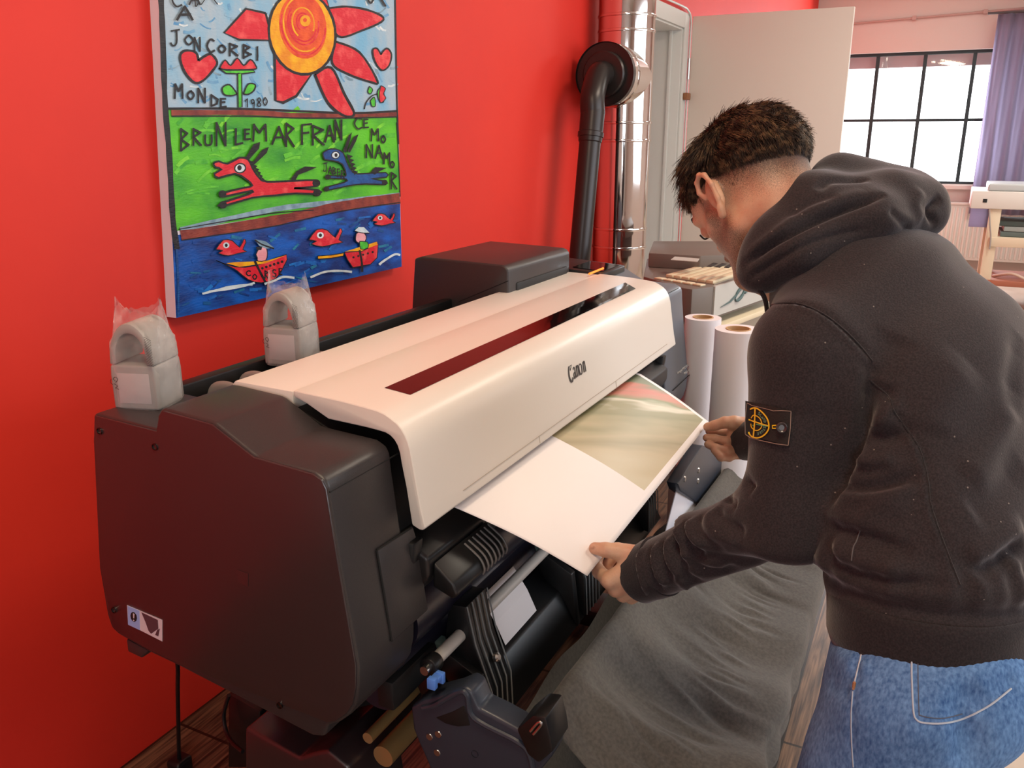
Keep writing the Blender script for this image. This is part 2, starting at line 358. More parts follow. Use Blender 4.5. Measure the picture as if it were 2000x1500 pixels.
# ---------------------------------------------------------------- chimney and stove pipe
ch = thing('chimney_flue', 'tall polished steel flue standing by the doorway with a side branch', 'chimney')
cx, cy, cr_ = 3.84, 1.37, .125
MB().lathe([(cr_, 0), (cr_, 2.9)], (cx, cy, 0), n=64).build('flue_pipe', M_CHROME, ch)
def zc(v): return P(1220, v, 'y', cy - .1)[2]
for v in (12, 45, 238, 275, 455, 492):
    z = zc(v); MB().lathe([(cr_ - .001, -.007), (cr_ + .0035, -.005), (cr_ + .0045, 0), (cr_ + .0035, .005), (cr_ - .001, .007)], (cx, cy, z), n=64).build('joint_band', M_CHROME, ch)
bz = 1.638
MB().lathe([(.127, 0), (.127, .235)], (cx - .245, cy, bz), axis=(1, 0, 0), n=64).build('side_branch', M_CHROME, ch)
MB().lathe([(.126, -.007), (.131, -.004), (.131, .004), (.126, .007)], (cx - .17, cy, bz), axis=(1, 0, 0), n=64).build('joint_band', M_CHROME, ch)
recenter(ch, (cx, cy, 0))
sp = thing('stove_pipe', 'dark enamelled stove pipe with elbow joining the steel flue', 'pipe')
dxc = cx - .262
MB().lathe([(0, .012), (.128, .012), (.131, .0), (.131, .03), (.124, .034)], (dxc, cy, bz), axis=(1, 0, 0), n=64).build('cover_disc', M_PIPE, sp)
MB().lathe([(.088, -.016), (.094, -.010), (.094, .010)], (dxc, cy, bz), axis=(1, 0, 0), n=48).build('rosette', M_PIPE, sp)
MB().lathe([(0, -.016), (.088, -.016)], (dxc, cy, bz), axis=(1, 0, 0), n=48).build('rosette_plate', M_PIPE, sp)
p_el = P(1158, 215, 'y', cy - .01); p_bt = P(1127, 560, 'y', cy - .01); p_bt = p_el + (p_bt - p_el) * 1.0
el = arc([(dxc - .01, cy, bz), (dxc - .05, cy, bz), (dxc - .088, cy, bz - .03), (p_el[0] + .004, cy - .005, bz - .10), (p_el[0], cy - .01, p_el[2] - .02)], 8)
MB().tube(el, .051, 32).build('elbow', M_PIPE, sp)
dn = p_bt - p_el
MB().tube([p_el + dn * .0, p_el + dn * .12, p_el + dn * .125, p_el + dn * .15, p_el + dn * .152, p_el + dn * .175, p_el + dn * .18], [.0505, .050, .054, .054, .050, .049, .046], 32).build('sleeve', M_PIPE, sp)
ft = p_el + dn * 1.9; ft[2] = .0
MB().tube([p_el + dn * .16, p_el + dn * 1.0, (p_bt[0] - .05, cy - .01, .0)], [.045, .045, .045], 32).build('pipe', M_PIPE, sp)
recenter(sp, (float(p_bt[0]), cy, 0))

# ---------------------------------------------------------------- second plotter behind the rolls
pl = thing('grey_plotter', 'older beige and grey wide plotter with slatted lid behind the paper rolls', 'plotter')
ZP = .90
def pz(u, v, z=ZP): return P(u, v, 'z', z)
M_PGREY = mat('plotter_dark_grey', rgb(112, 104, 98), .5); M_PBEIGE = mat('plotter_cream', rgb(222, 208, 178), .5); M_PLIGHT = mat('plotter_light_grey', rgb(190, 190, 186), .45)
M_PTAN = mat('plotter_tan', rgb(168, 156, 138), .5)
foot = [pz(1257, 540), pz(1327, 561), pz(1352, 565), pz(1391, 560), pz(1530, 520), pz(1440, 500), pz(1264, 505)]
def shift(ps, dz): return [p + np.array([0, 0, dz]) for p in ps]
mb = MB().prism(shift(foot, -.115), (0, 0, .115)); mb.build('body', M_PGREY, pl, .004)
a0 = pz(1391, 560); b0 = pz(1486, 532); dd = b0 - a0; nn = np.array([dd[1], -dd[0], 0]); nn /= np.linalg.norm(nn)
if np.dot(nn, -a0) < 0: nn = -nn
mb = MB().prism([a0 + nn * .006 + dd * .03, a0 + nn * .006 + dd * 1.25, a0 + nn * .006 + dd * 1.25 - [0, 0, .105], a0 + nn * .006 + dd * .03 - [0, 0, .105]], -nn * .01); mb.build('front_panel', M_PLIGHT, pl)
ee = dd / np.linalg.norm(dd)
lg = MB()
for k in range(2):
    pts = []
    for i in range(13):
        q = math.pi * i / 12; s_ = 1 if k == 0 else -1
        pts.append(a0 + nn * .009 + dd * .52 + ee * (.030 * math.cos(q) * 1.2) * s_ + np.array([0, 0, -.052 + s_ * (.018 * math.sin(q)) + .012 * math.cos(q) * s_]))
    lg.tube(pts, [.0012 + .005 * math.sin(math.pi * i / 12) for i in range(13)], 8, flat=1)
lg.tube([a0 + nn * .009 + dd * .14 + [0, 0, -.078], a0 + nn * .009 + dd * .32 + [0, 0, -.070], a0 + nn * .009 + dd * .45 + [0, 0, -.052]], [.0008, .003, .004], 8)
lg.tube([a0 + nn * .009 + dd * .62 + [0, 0, -.055], a0 + nn * .009 + dd * .78 + [0, 0, -.04], a0 + nn * .009 + dd * 1.05 + [0, 0, -.028]], [.004, .003, .0008], 8)
lg.build('emblem', mat('emblem_teal', rgb(70, 96, 98), .5), pl)
# lower shelf and cabinet
low = [a0 + ee * 0 + nn * .02, a0 + dd * 1.5 + nn * .02, a0 + dd * 1.5 - nn * .5, a0 - nn * .5]
mb = MB().prism(shift(low, -.16), (0, 0, .02)); mb.build('shelf_lip', M_PBEIGE, pl, .003)
mb = MB().prism(shift([p - nn * .04 if i < 2 else p for i, p in enumerate(low)], -.42), (0, 0, .26)); mb.build('lower_front', M_PTAN, pl, .003)
# slatted lid
top = [pz(1300, 542), pz(1395, 556), pz(1500, 520), pz(1400, 515)]
for i in range(6):
    f0 = i / 6; f1 = (i + .86) / 6
    q = [top[0] + (top[1] - top[0]) * f0, top[0] + (top[1] - top[0]) * f1, top[3] + (top[2] - top[3]) * f1, top[3] + (top[2] - top[3]) * f0]
    MB().prism(q, (0, 0, .012)).build('lid_slat', M_PBEIGE, pl, .003)
top2 = [pz(1300, 542), pz(1395, 556), pz(1500, 520), pz(1400, 515)]
MB().prism(top2, (0, 0, .003)).build('lid_base', M_PTAN, pl)
for i in range(5):
    f0 = (i + .25) / 5.3; c_ = pz(1283, 543) + (pz(1383, 559) - pz(1283, 543)) * f0
    e_ = (pz(1383, 559) - pz(1283, 543)); e_ /= np.linalg.norm(e_); g_ = np.array([-e_[1], e_[0], 0])
    MB().prism([c_, c_ + e_ * .035, c_ + e_ * .035 - g_ * .028, c_ - g_ * .028], (0, 0, .006)).build('lid_clip', M_PBEIGE, pl, .002)
# rear raised cover
rc = [pz(1266, 520), pz(1392, 538), pz(1520, 510), pz(1440, 488), pz(1268, 505)]
MB().prism([P(1266, 522, 'z', ZP), P(1366, 528, 'z', ZP), P(1560, 520, 'z', ZP), P(1440, 496, 'z', ZP), P(1275, 496, 'z', ZP)], (0, 0, .055)).build('rear_cover', M_PGREY, pl, .004)
zt2 = ZP + .0555
MB().prism([P(1310, 508, 'z', zt2), P(1362, 512, 'z', zt2), P(1366, 506, 'z', zt2), P(1318, 502, 'z', zt2)], (0, 0, .002)).build('label_plate', M_PLIGHT, pl)
for i in range(4):
    u = 1380 + i * 17
    MB().prism([P(u, 521 + i*.8, 'z', zt2), P(u + 9, 522 + i*.8, 'z', zt2), P(u + 22, 515 + i*.8, 'z', zt2), P(u + 13, 514 + i*.8, 'z', zt2)], (0, 0, .002)).build('vent_slot', M_DARK, pl)
for q in (a0 - nn * .1 + dd * .1, a0 - nn * .1 + dd * 1.2, a0 - nn * .45 + dd * .1, a0 - nn * .45 + dd * 1.2):
    MB().box((q[0] - .03, q[1] - .03, 0), (q[0] + .03, q[1] + .03, .5)).build('leg', M_PGREY, pl)
recenter(pl, (3.0, .8, 0))

# ---------------------------------------------------------------- paper rolls
def roll(cx, cy, r, h, rc, label):
    t = thing('paper_roll', label, 'paper roll', 'white paper rolls standing behind the printer')
    n = 48
    MB().lathe([(rc + .004, 0), (r, 0), (r, h), (rc + .004, h), (rc + .004, 0)], (cx, cy, 0), n=n).build('paper', M_ROLL, t)
    MB().lathe([(rc, 0), (rc + .0035, 0), (rc + .0035, h + .002), (rc, h + .002), (rc, 0)], (cx, cy, 0), n=n).build('core', M_CORE, t)
    recenter(t, (cx, cy, 0)); return t
roll(2.395, .590, .052, .88, .026, 'taller looking white paper roll, nearer the printer\'s grey end cover')
roll(2.285, .465, .062, .88, .030, 'white paper roll with thick wall beside the man\'s dark sleeve')
# ================================================================== painting
YP = YW - .03
pt = thing('painting', 'colourful naive canvas painting of sun flower, horses and boats on red wall', 'painting')
def cz(x, y): return (280 + x / 2.344, y / 2.344)      # coordinates of a close look at the picture -> photo
_off = [0.0]; _st = [.000004]
PB = MB(); PM = []
def pcol(name, c, c2=None, sc=30, lo=.35, hi=.65, rough=.4, st=(1, 1, 1)):
    m = mat(name, rgb(*c), rough, spec=.35, noise=(sc, rgb(*(c2 or c)), lo, hi, st), bump=(90, .35, 4, .002, (1, 1, 3)))
    PM.append(m); return len(PM) - 1
SKY = pcol('paint_sky', (120, 180, 215), (170, 190, 205), 14, .35, .62, st=(1, 1, .5))
SKY2 = pcol('paint_sky_deep', (84, 146, 196), (120, 170, 205), 30)
GRN = pcol('paint_green', (96, 200, 40), (30, 130, 50), 6, .42, .68, st=(1, 1, 1.4))
SEA = pcol('paint_sea', (16, 92, 190), (22, 50, 120), 16, .38, .62, st=(.6, 1, 1.6))
RED = pcol('paint_red', (215, 30, 50), (240, 90, 90), 40, .5, .75)
ORG = pcol('paint_orange_red', (214, 62, 30), (238, 96, 40), 30)
YEL = pcol('paint_yellow', (246, 186, 20), (230, 140, 20), 30)
BLK = pcol('paint_black', (22, 20, 24), (36, 34, 40), 60)
BRN = pcol('paint_brown', (150, 66, 52), (110, 40, 40), 30)
GRY = pcol('paint_greyblue', (150, 178, 196), (110, 140, 160), 40)
LGR = pcol('paint_leaf', (90, 210, 60), (50, 160, 50), 50)
BLU = pcol('paint_darkblue', (24, 58, 120), (30, 90, 160), 40)
PNK = pcol('paint_pink', (240, 170, 180), (230, 150, 160), 40)
WHT = pcol('paint_white', (226, 234, 238), (190, 210, 220), 40)
def pw(q):
    return P(q[0], q[1], 'y', YP - _off[0])
def pfill(pts, m, raw=False, sm=0):
    _off[0] += _st[0]
    if sm: pts = arc(list(pts) + [pts[0]], sm)[:-1]
    q = [pw(p if raw else cz(*p)) for p in pts]
    PB.cur = m; PB.add(q, [tuple(range(len(q)))])
def pline(pts, w, m=None, raw=False, sm=5, jit=.12):
    m = BLK if m is None else m
    _off[0] += _st[0]
    if sm: pts = arc(pts, sm)
    pts = [np.array(p if raw else cz(*p), float) for p in pts]
    w = w / (1 if raw else 2.344) / 2
    L = []; R = []
    for i, p in enumerate(pts):
        t = pts[min(i + 1, len(pts) - 1)] - pts[max(i - 1, 0)]; t = t / (np.hypot(*t) + 1e-9); nrm = np.array([-t[1], t[0]])
        ww = w * (1 + jit * random.uniform(-1, 1)); L.append(pw(p + nrm * ww)); R.append(pw(p - nrm * ww))
    PB.cur = m; k = len(L)
    PB.add(L + R, [(i, i + 1, k + i + 1, k + i) for i in range(k - 1)])
def closed(pts, m, w=9, sm=5):
    pfill(pts, m, sm=sm); pline(list(pts) + [pts[0]], w, BLK, sm=sm)
# canvas sides
Lt = [(62, -60), (76, 0), (100, 500), (125, 1000), (152, 1455)]
tl, tr, br_, bl = (72, -70), (1153, -70), (1183, 1221), (150, 1456)
q = [P(*cz(*p), 'y', YP + .0005) for p in (tl, tr, br_, bl)]
bk = [p.copy() for p in q]
for p in bk: p[1] = YW
mbk = MB(); mbk.add(q + bk, [(0, 1, 2, 3), (0, 4, 5, 1), (1, 5, 6, 2), (2, 6, 7, 3), (3, 7, 4, 0)])
mbk.build('canvas', mat('canvas_edge_white', rgb(222, 214, 226), .8), pt, smooth=False)
pfill([tl, tr, (1166, 525), (104, 500)], SKY); pfill([(104, 500), (1166, 525), (1175, 900), (132, 1060)], GRN); pfill([(132, 1080), (1175, 910), (1183, 1221), (150, 1456)], SEA)
for k in range(150):   # visible brush strokes
    x = random.uniform(110, 1130); y = random.uniform(-40, 480); a = random.uniform(-.6, 1.4); l = random.uniform(20, 60)
    pline([(x, y), (x + l * math.cos(a) * .5, y + l * math.sin(a) * .5 + 6), (x + l * math.cos(a), y + l * math.sin(a))], random.uniform(5, 14), random.choice([GRY, SKY, WHT, SKY2, SKY2]), sm=3)
M2 = [pcol('paint_green2', (60, 165, 45), (110, 210, 60), 30), pcol('paint_green3', (130, 220, 60), (90, 190, 50), 30)]
for k in range(60):
    x = random.uniform(140, 1120); y = random.uniform(560, 900) - 0; a = random.uniform(-.9, .1); l = random.uniform(50, 110)
    if y > 1020 - (x - 130) * .11: continue
    pline([(x, y), (x + l * .5 * math.cos(a), y + l * .5 * math.sin(a) - 5), (min(1160, x + l * math.cos(a)), y + l * math.sin(a))], random.uniform(8, 22), random.choice(M2), sm=3)
M3 = [pcol('paint_sea2', (30, 120, 205), (20, 80, 170), 30), pcol('paint_sea3', (18, 56, 130), (20, 90, 150), 30), SEA, pcol('paint_sea4', (40, 130, 160), (20, 90, 150), 30)]
for k in range(110):
    x = random.uniform(165, 1110); f = random.uniform(.06, .94)
    yt = 1095 - (x - 160) * .155; yb = 1445 - (x - 150) * .225; y = yt + (yb - yt) * f; a = random.uniform(-.9, .3); l = random.uniform(25, 60)
    if y + l * math.sin(a) < yt + 5 or y + l * math.sin(a) > yb - 5: continue
    pline([(x, y), (x + l * .5 * math.cos(a), y + l * .5 * math.sin(a)), (x + l * math.cos(a), y + l * math.sin(a))], random.uniform(6, 16), random.choice(M3), sm=3)
# bands and borders
_st[0] = .00002
pline([(128, 516), (500, 516), (720, 530), (1000, 524), (1166, 523)], 24, BRN); pline([(100, 497), (400, 497), (700, 508), (950, 518), (1166, 508)], 10); pline([(130, 532), (480, 532), (700, 540), (960, 540), (1166, 535)], 6)
pline([(170, 1052), (600, 958), (900, 925), (1174, 892)], 24, GRY); pline([(172, 1078), (600, 1010), (900, 945), (1175, 908)], 44, BRN); pline([(175, 1100), (600, 1035), (900, 968), (1176, 927)], 5)
pline([(162, 1050), (420, 1005), (600, 975), (780, 962)], 5)
pline([(78, -60), (88, 150), (100, 480), (118, 700), (135, 1000), (155, 1140)], 26, BLK); pline([(152, 1140), (160, 1300), (160, 1448)], 10, BLU); pline([(1152, -60), (1160, 400), (1164, 540), (1168, 660)], 7)
pline([(1160, 560), (1168, 700), (1176, 900)], 4)
# sun flower
closed([(560, 60), (470, 40), (370, 150), (440, 182), (590, 185)], RED, 10, 0)
closed([(840, 40), (930, 30), (1040, 50), (1100, 90), (1000, 140), (890, 165)], RED, 10)
closed([(600, 190), (605, 460), (640, 470), (700, 440), (770, 340)], RED, 12, 0)
closed([(880, 190), (990, 240), (1072, 372), (1040, 375), (940, 340), (865, 290)], RED, 10)
closed([(785, 340), (860, 310), (920, 430), (965, 520), (920, 530), (845, 470)], RED, 12)
closed([(700, -60), (820, -60), (850, 30), (700, 20)], RED, 10, 0)
def ell(cx_, cy_, a, b, n=28, rot=0): return [(cx_ + a * math.cos(2*math.pi*i/n) * math.cos(rot) - b * math.sin(2*math.pi*i/n) * math.sin(rot), cy_ + a * math.cos(2*math.pi*i/n) * math.sin(rot) + b * math.sin(2*math.pi*i/n) * math.cos(rot)) for i in range(n)]
closed(ell(727, 150, 152, 192, rot=-.15), YEL, 12, 0)
pfill(ell(730, 120, 108, 150, rot=-.15), ORG)
for k in range(9):
    a, b = 100 - 10 * k, 140 - 14 * k; e = ell(732, 112 - k * 1.5, a, b, rot=-.15); s_ = random.randint(0, 12)
    pline((e + e)[s_:s_ + random.randint(14, 24)], 7, [RED, YEL, ORG, RED][k % 4], sm=0)
pfill(ell(742, 95, 24, 26), YEL); pfill(ell(740, 92, 9, 10), ORG)
# hearts
closed([(252, 278), (240, 240), (190, 232), (168, 262), (190, 330), (235, 378), (275, 368), (320, 320), (338, 285), (310, 248), (280, 258)], RED, 11, 4)
closed([(1088, 250), (1070, 222), (1050, 230), (1060, 280), (1092, 322), (1125, 300), (1136, 250), (1118, 222), (1100, 232)], RED, 8, 4)
# flowers
closed([(355, 300), (375, 275), (400, 300), (430, 266), (460, 300), (490, 272), (514, 300), (505, 318), (365, 318)], RED, 7, 3)
closed([(345, 312), (380, 322), (500, 320), (512, 330), (455, 338), (440, 338), (380, 336)], LGR, 6, 0)
closed([(432, 336), (450, 336), (452, 490), (434, 492)], LGR, 6, 0)
closed([(430, 430), (395, 388), (362, 402), (370, 432), (405, 438)], LGR, 7, 4); closed([(458, 430), (480, 385), (512, 388), (505, 415), (480, 432)], LGR, 7, 4)
closed([(1090, 395), (1102, 430), (1100, 468), (1080, 460), (1072, 420)], LGR, 4, 4); closed([(1088, 392), (1108, 405), (1100, 430), (1110, 450), (1086, 470), (1080, 430)], RED, 4, 4)
closed([(1035, 395), (1050, 410), (1040, 430), (1028, 420)], LGR, 4, 4); closed([(1040, 460), (1058, 445), (1062, 485), (1046, 485)], LGR, 4, 4); pline([(1072, 430), (1045, 440), (1020, 470), (1012, 500)], 5)
# letters: strokes in a unit box (x right, y down)
LT = {'A': [[(0, 1), (.5, 0), (1, 1)], [(.2, .62), (.85, .6)]], 'B': [[(.1, 0), (.1, 1)], [(.1, 0), (.8, .2), (.15, .48)], [(.15, .48), (.95, .72), (.1, 1)]],
      'C': [[(.9, .15), (.45, 0), (.05, .5), (.45, 1), (.95, .85)]], 'D': [[(.1, 0), (.1, 1)], [(.1, 0), (.9, .4), (.8, .8), (.1, 1)]],
      'E': [[(.8, .05), (.1, .05), (.1, 1), (.9, .95)], [(.1, .5), (.7, .45)]], 'F': [[(.95, 0), (.1, .05), (.1, 1)], [(.1, .45), (.7, .42)]],
      'G': [[(.9, .1), (.4, 0), (.05, .5), (.45, 1), (.9, .8), (.9, .5), (.55, .5)]], 'I': [[(.5, 0), (.5, 1)]], 'J': [[(.1, .1), (.9, 0)], [(.6, .05), (.6, .8), (.3, 1), (.05, .8)]],
      'L': [[(.15, 0), (.1, 1), (.9, .9)]], 'M': [[(.05, 1), (.1, 0), (.5, .5), (.9, 0), (.95, 1)]], 'N': [[(.1, 1), (.1, 0), (.9, 1), (.9, 0)]],
      'O': [[(.5, 0), (.05, .5), (.5, 1), (.95, .5), (.5, 0)]], 'R': [[(.1, 1), (.1, 0)], [(.1, 0), (.9, .22), (.15, .5), (.95, 1)]], 'S': [[(.9, .1), (.3, 0), (.2, .4), (.8, .6), (.7, 1), (.05, .9)]],
      'U': [[(.1, 0), (.1, .8), (.5, 1), (.9, .8), (.9, 0)]], '1': [[(.2, .3), (.6, 0), (.6, 1)]], '9': [[(.9, .3), (.5, .5), (.2, .2), (.6, 0), (.9, .3), (.8, 1)]],
      '8': [[(.5, .5), (.2, .25), (.5, 0), (.8, .25), (.5, .5), (.15, .8), (.5, 1), (.85, .8), (.5, .5)]], '0': [[(.5, 0), (.1, .5), (.5, 1), (.9, .5), (.5, 0)]],
      'T': [[(0, .05), (1, 0)], [(.5, 0), (.5, 1)]]}
CURVY = set('CSO098UGJ')
def letter(c, x, y, w, h, sw, rot=0, m=None):
    for st in LT[c]:
        sharp = c not in CURVY
        pts = [(x + px * w * math.cos(rot) - py * h * math.sin(rot), y + px * w * math.sin(rot) + py * h * math.cos(rot)) for px, py in st]
        if not sharp: pline(pts, sw, m, sm=4)
        else:
            for i in range(len(pts) - 1):
                a, b = np.array(pts[i], float), np.array(pts[i+1], float); t = (b - a) / (np.hypot(*(b - a)) + 1e-9) * sw * .35; pline([a - t, (a + b) / 2 + np.random.uniform(-.8, .8, 2), b + t], sw, m, sm=3)
def row(s, pos, sw, rot=0):
    for c, (x, y, w, h) in zip(s, pos): letter(c, x, y, w, h, sw, rot)
row('JON', [(122, 135, 50, 75), (188, 160, 42, 45), (232, 172, 30, 62)], 8)
row('CORBI', [(290, 180, 40, 58), (342, 205, 36, 36), (392, 200, 42, 55), (455, 205, 40, 60), (505, 215, 34, 60)], 9)
row('MONDE', [(142, 385, 40, 65), (200, 415, 34, 40), (248, 405, 38, 65), (308, 435, 36, 50), (352, 450, 30, 40)], 9)
row('1980', [(462, 452, 24, 38), (490, 455, 20, 40), (518, 448, 24, 40), (546, 446, 24, 36)], 5)
row('BRUN', [(168, 590, 42, 100), (225, 590, 42, 75), (280, 615, 36, 50), (330, 562, 52, 105)], 9)
row('LEMAR', [(418, 590, 40, 72), (462, 590, 30, 48), (500, 570, 66, 75), (590, 580, 62, 80), (650, 565, 42, 105)], 9)
row('FRAN', [(722, 568, 50, 92), (770, 575, 60, 88), (832, 575, 42, 75), (875, 550, 36, 90)], 9)
row('CE', [(965, 540, 40, 50), (1008, 545, 25, 40)], 7); row('MO', [(1042, 590, 36, 55), (1088, 620, 22, 34)], 7)
row('NAMOR', [(1018, 662, 34, 60), (1062, 665, 34, 60), (1100, 700, 30, 50), (1130, 738, 20, 30), (1132, 790, 30, 75)], 7)
row('CA', [(130, -30, 50, 60), (210, -30, 50, 50)], 8); letter('A', 155, 30, 70, 60, 11)
pline([(235, -10), (240, 30), (255, 10), (265, 20), (300, -20), (340, 20)], 5); pline([(1085, -10), (1110, 30)], 10); pline([(1020, -20), (1040, 15), (1060, -15)], 8)
# horses
closed([(320, 748), (345, 738), (385, 750), (440, 722), (480, 730), (500, 770), (540, 825), (600, 832), (690, 828), (790, 825), (800, 850), (720, 860), (690, 862), (800, 870), (805, 888), (700, 885), (600, 895), (500, 905), (360, 945), (355, 930), (480, 890), (500, 872), (370, 900), (360, 885), (460, 860), (500, 850), (470, 820), (420, 795), (345, 815), (325, 795), (360, 775), (330, 765)], RED, 9, 2)
pfill(ell(443, 770, 24, 20, rot=-.2), WHT); pline(ell(443, 770, 25, 21, rot=-.2) + [(467, 765)], 6, sm=0); pfill(ell(440, 768, 10, 12), BLK)
pfill([(465, 728), (505, 660), (535, 650), (530, 680), (480, 735)], BLK); pfill([(500, 745), (545, 685), (575, 672), (565, 700), (510, 752)], BLK)
for k in range(6): pfill([(488 + k * 10, 735 + k * 15), (515 + k * 8, 745 + k * 15), (498 + k * 10, 760 + k * 15)], BLK)
pfill([(675, 820), (700, 785), (740, 762), (795, 766), (750, 785), (710, 800), (695, 828)], BLK)
for e in ((362, 888), (365, 938), (792, 838), (796, 882)): pfill(ell(e[0], e[1], 18, 17), BLK)
closed([(822, 700), (845, 685), (880, 682), (915, 700), (930, 740), (960, 790), (1010, 795), (1110, 790), (1112, 812), (1040, 818), (1110, 830), (1108, 845), (1020, 842), (940, 850), (840, 872), (835, 858), (920, 835), (930, 820), (845, 815), (840, 805), (915, 806), (928, 800), (912, 752), (870, 736), (830, 730)], BLU, 6, 2)
pfill(ell(880, 710, 17, 15), WHT); pline(ell(880, 710, 18, 16) + [(898, 710)], 4, sm=0); pfill(ell(882, 710, 7, 9), BLK)
pfill([(915, 690), (940, 620), (955, 605), (948, 640), (928, 700)], BLK); pfill([(935, 690), (965, 625), (985, 615), (972, 650), (945, 700)], BLK)
for k in range(5): pfill([(930 + k * 7, 705 + k * 18), (960 + k * 6, 715 + k * 18), (938 + k * 7, 730 + k * 18)], BLK)
pfill([(1040, 790), (1060, 765), (1115, 768), (1080, 785), (1060, 800)], BLK)
for e in ((845, 810), (838, 865), (1105, 835)): pfill(ell(e[0], e[1], 13, 12), BLK)
row('JABER', [(822, 745, 24, 40), (846, 762, 18, 32), (866, 766, 16, 34), (886, 772, 16, 36), (904, 780, 18, 36)], 5)
# fish
def fish(x, y, s_, fl=1):
    closed([(x, y), (x + 35*s_, y - 45*s_), (x + 80*s_, y - 42*s_), (x + 115*s_, y - 10*s_), (x + 135*s_, y - 50*s_), (x + 145*s_, y - 35*s_), (x + 130*s_, y), (x + 150*s_, y + 10*s_), (x + 110*s_, y + 18*s_), (x + 60*s_, y + 30*s_), (x + 12*s_, y + 18*s_), (x + 34*s_, y + 6*s_)], RED, 4, 2)
    pfill(ell(x + 50*s_, y - 20*s_, 15*s_, 14*s_), WHT); pfill(ell(x + 50*s_, y - 20*s_, 7*s_, 8*s_), BLK)
fish(332, 1142, .95); fish(758, 1098, 1.05); fish(1048, 1012, .72)
# boats
closed([(332, 1192), (420, 1222), (520, 1215), (655, 1165), (640, 1225), (605, 1275), (540, 1295), (480, 1280), (430, 1240), (395, 1220)], RED, 4, 2)
pfill([(380, 1205), (420, 1200), (560, 1195), (655, 1168), (560, 1205), (440, 1222)], YEL)
row('CORSE', [(470, 1240, 24, 22), (500, 1255, 20, 24), (555, 1240, 16, 34), (590, 1235, 20, 32), (620, 1228, 16, 30)], 6)
for k in range(6): pfill(ell(545 + k * 18, 1228 - k * 6, 6, 6), BLK)
closed([(515, 1165), (535, 1130), (560, 1130), (568, 1160), (560, 1192), (525, 1195), (522, 1180)], PNK, 4, 2); pfill([(510, 1095), (560, 1105), (600, 1135), (560, 1138), (530, 1125)], GRY); pline([(510, 1098), (545, 1120), (598, 1138)], 7); pfill([(515, 1130), (545, 1128), (540, 1145), (520, 1145)], BLK)
pline([(510, 1195), (545, 1265), (585, 1340)], 10)
closed([(920, 1155), (1000, 1150), (1075, 1115), (1070, 1180), (1040, 1210), (960, 1225), (935, 1190)], RED, 4, 0); pfill([(922, 1152), (1000, 1128), (1070, 1106), (1072, 1120), (1000, 1148)], YEL)
closed([(798, 1172), (860, 1168), (918, 1158), (915, 1172), (860, 1182), (800, 1186)], YEL, 4, 0)
closed([(972, 1100), (975, 1070), (1000, 1060), (1020, 1080), (1015, 1105), (985, 1112)], PNK, 4, 2); closed([(990, 1105), (1025, 1108), (1028, 1135), (995, 1140)], LGR, 4, 2)
pfill([(968, 1055), (985, 1040), (1010, 1040), (1035, 1065), (1000, 1068)], WHT); pline([(968, 1058), (1000, 1066), (1035, 1068)], 4); pline([(990, 1145), (1000, 1200), (1002, 1245)], 10)
for k in range(5): pfill(ell(962 + k * 22, 1178 - k * 6, 5, 5), BLK)
# waves
for w_ in ([(270, 1345), (350, 1325), (400, 1312), (500, 1302)], [(555, 1300), (600, 1285), (640, 1268), (692, 1272)], [(765, 1270), (830, 1245), (900, 1240), (955, 1245)], [(1080, 1212), (1100, 1195), (1150, 1165), (1176, 1168)], [(300, 1335), (420, 1318), (510, 1295)]):
    pline(w_, 10, random.choice([WHT, GRY]))
PB.build('painted_picture', PM, pt, smooth=False)
recenter(pt, (1.8, YW, .95))
# ================================================================== the large format printer
X0, XA, XB_, X1 = .760, .900, 2.116, 2.335         # outer left, cover left, cover right, outer right
pn = thing('large_format_printer', 'big black wide printer with cream front cover feeding out a print', 'printer')
def px(u, v, x=X0): return P(u, v, 'x', x)
def yz(pts, x): return [np.array([x, p[1], p[2]]) for p in pts]
# side unit outline on the outer left plane (photo points)
side_px = [(182, 807), (305, 839), (306, 812), (314, 798), (329, 801), (415, 824), (424, 829), (497, 889), (505, 893), (613, 922), (632, 936), (640, 952), (645, 990), (663, 1100), (699, 1298), (699, 1345), (694, 1378), (682, 1398), (662, 1412), (640, 1418), (632, 1441), (609, 1438), (514, 1388), (352, 1304), (293, 1276), (232, 1241), (217, 1228), (208, 1200), (192, 1108), (180, 861)]
side = [px(u, v) for u, v in side_px]
MB().prism(side, (XA - X0 - .004, 0, 0)).build('left_side_unit', M_BODY, pn, .007, 3)
# outer side panel: thin raised skin
inner_px = [(184, 812), (305, 843), (310, 812), (318, 803), (414, 830), (495, 894), (611, 927), (627, 938), (636, 956), (660, 1105), (694, 1300), (694, 1345), (688, 1376), (676, 1394), (656, 1408), (640, 1412), (352, 1298), (293, 1270), (235, 1238), (221, 1226), (212, 1198), (196, 1108), (183, 861)]
sk = MB().prism([px(u, v, X0 - .0025) for u, v in inner_px], (.004, 0, 0)).build('left_side_panel', M_PANEL, pn, .0012)
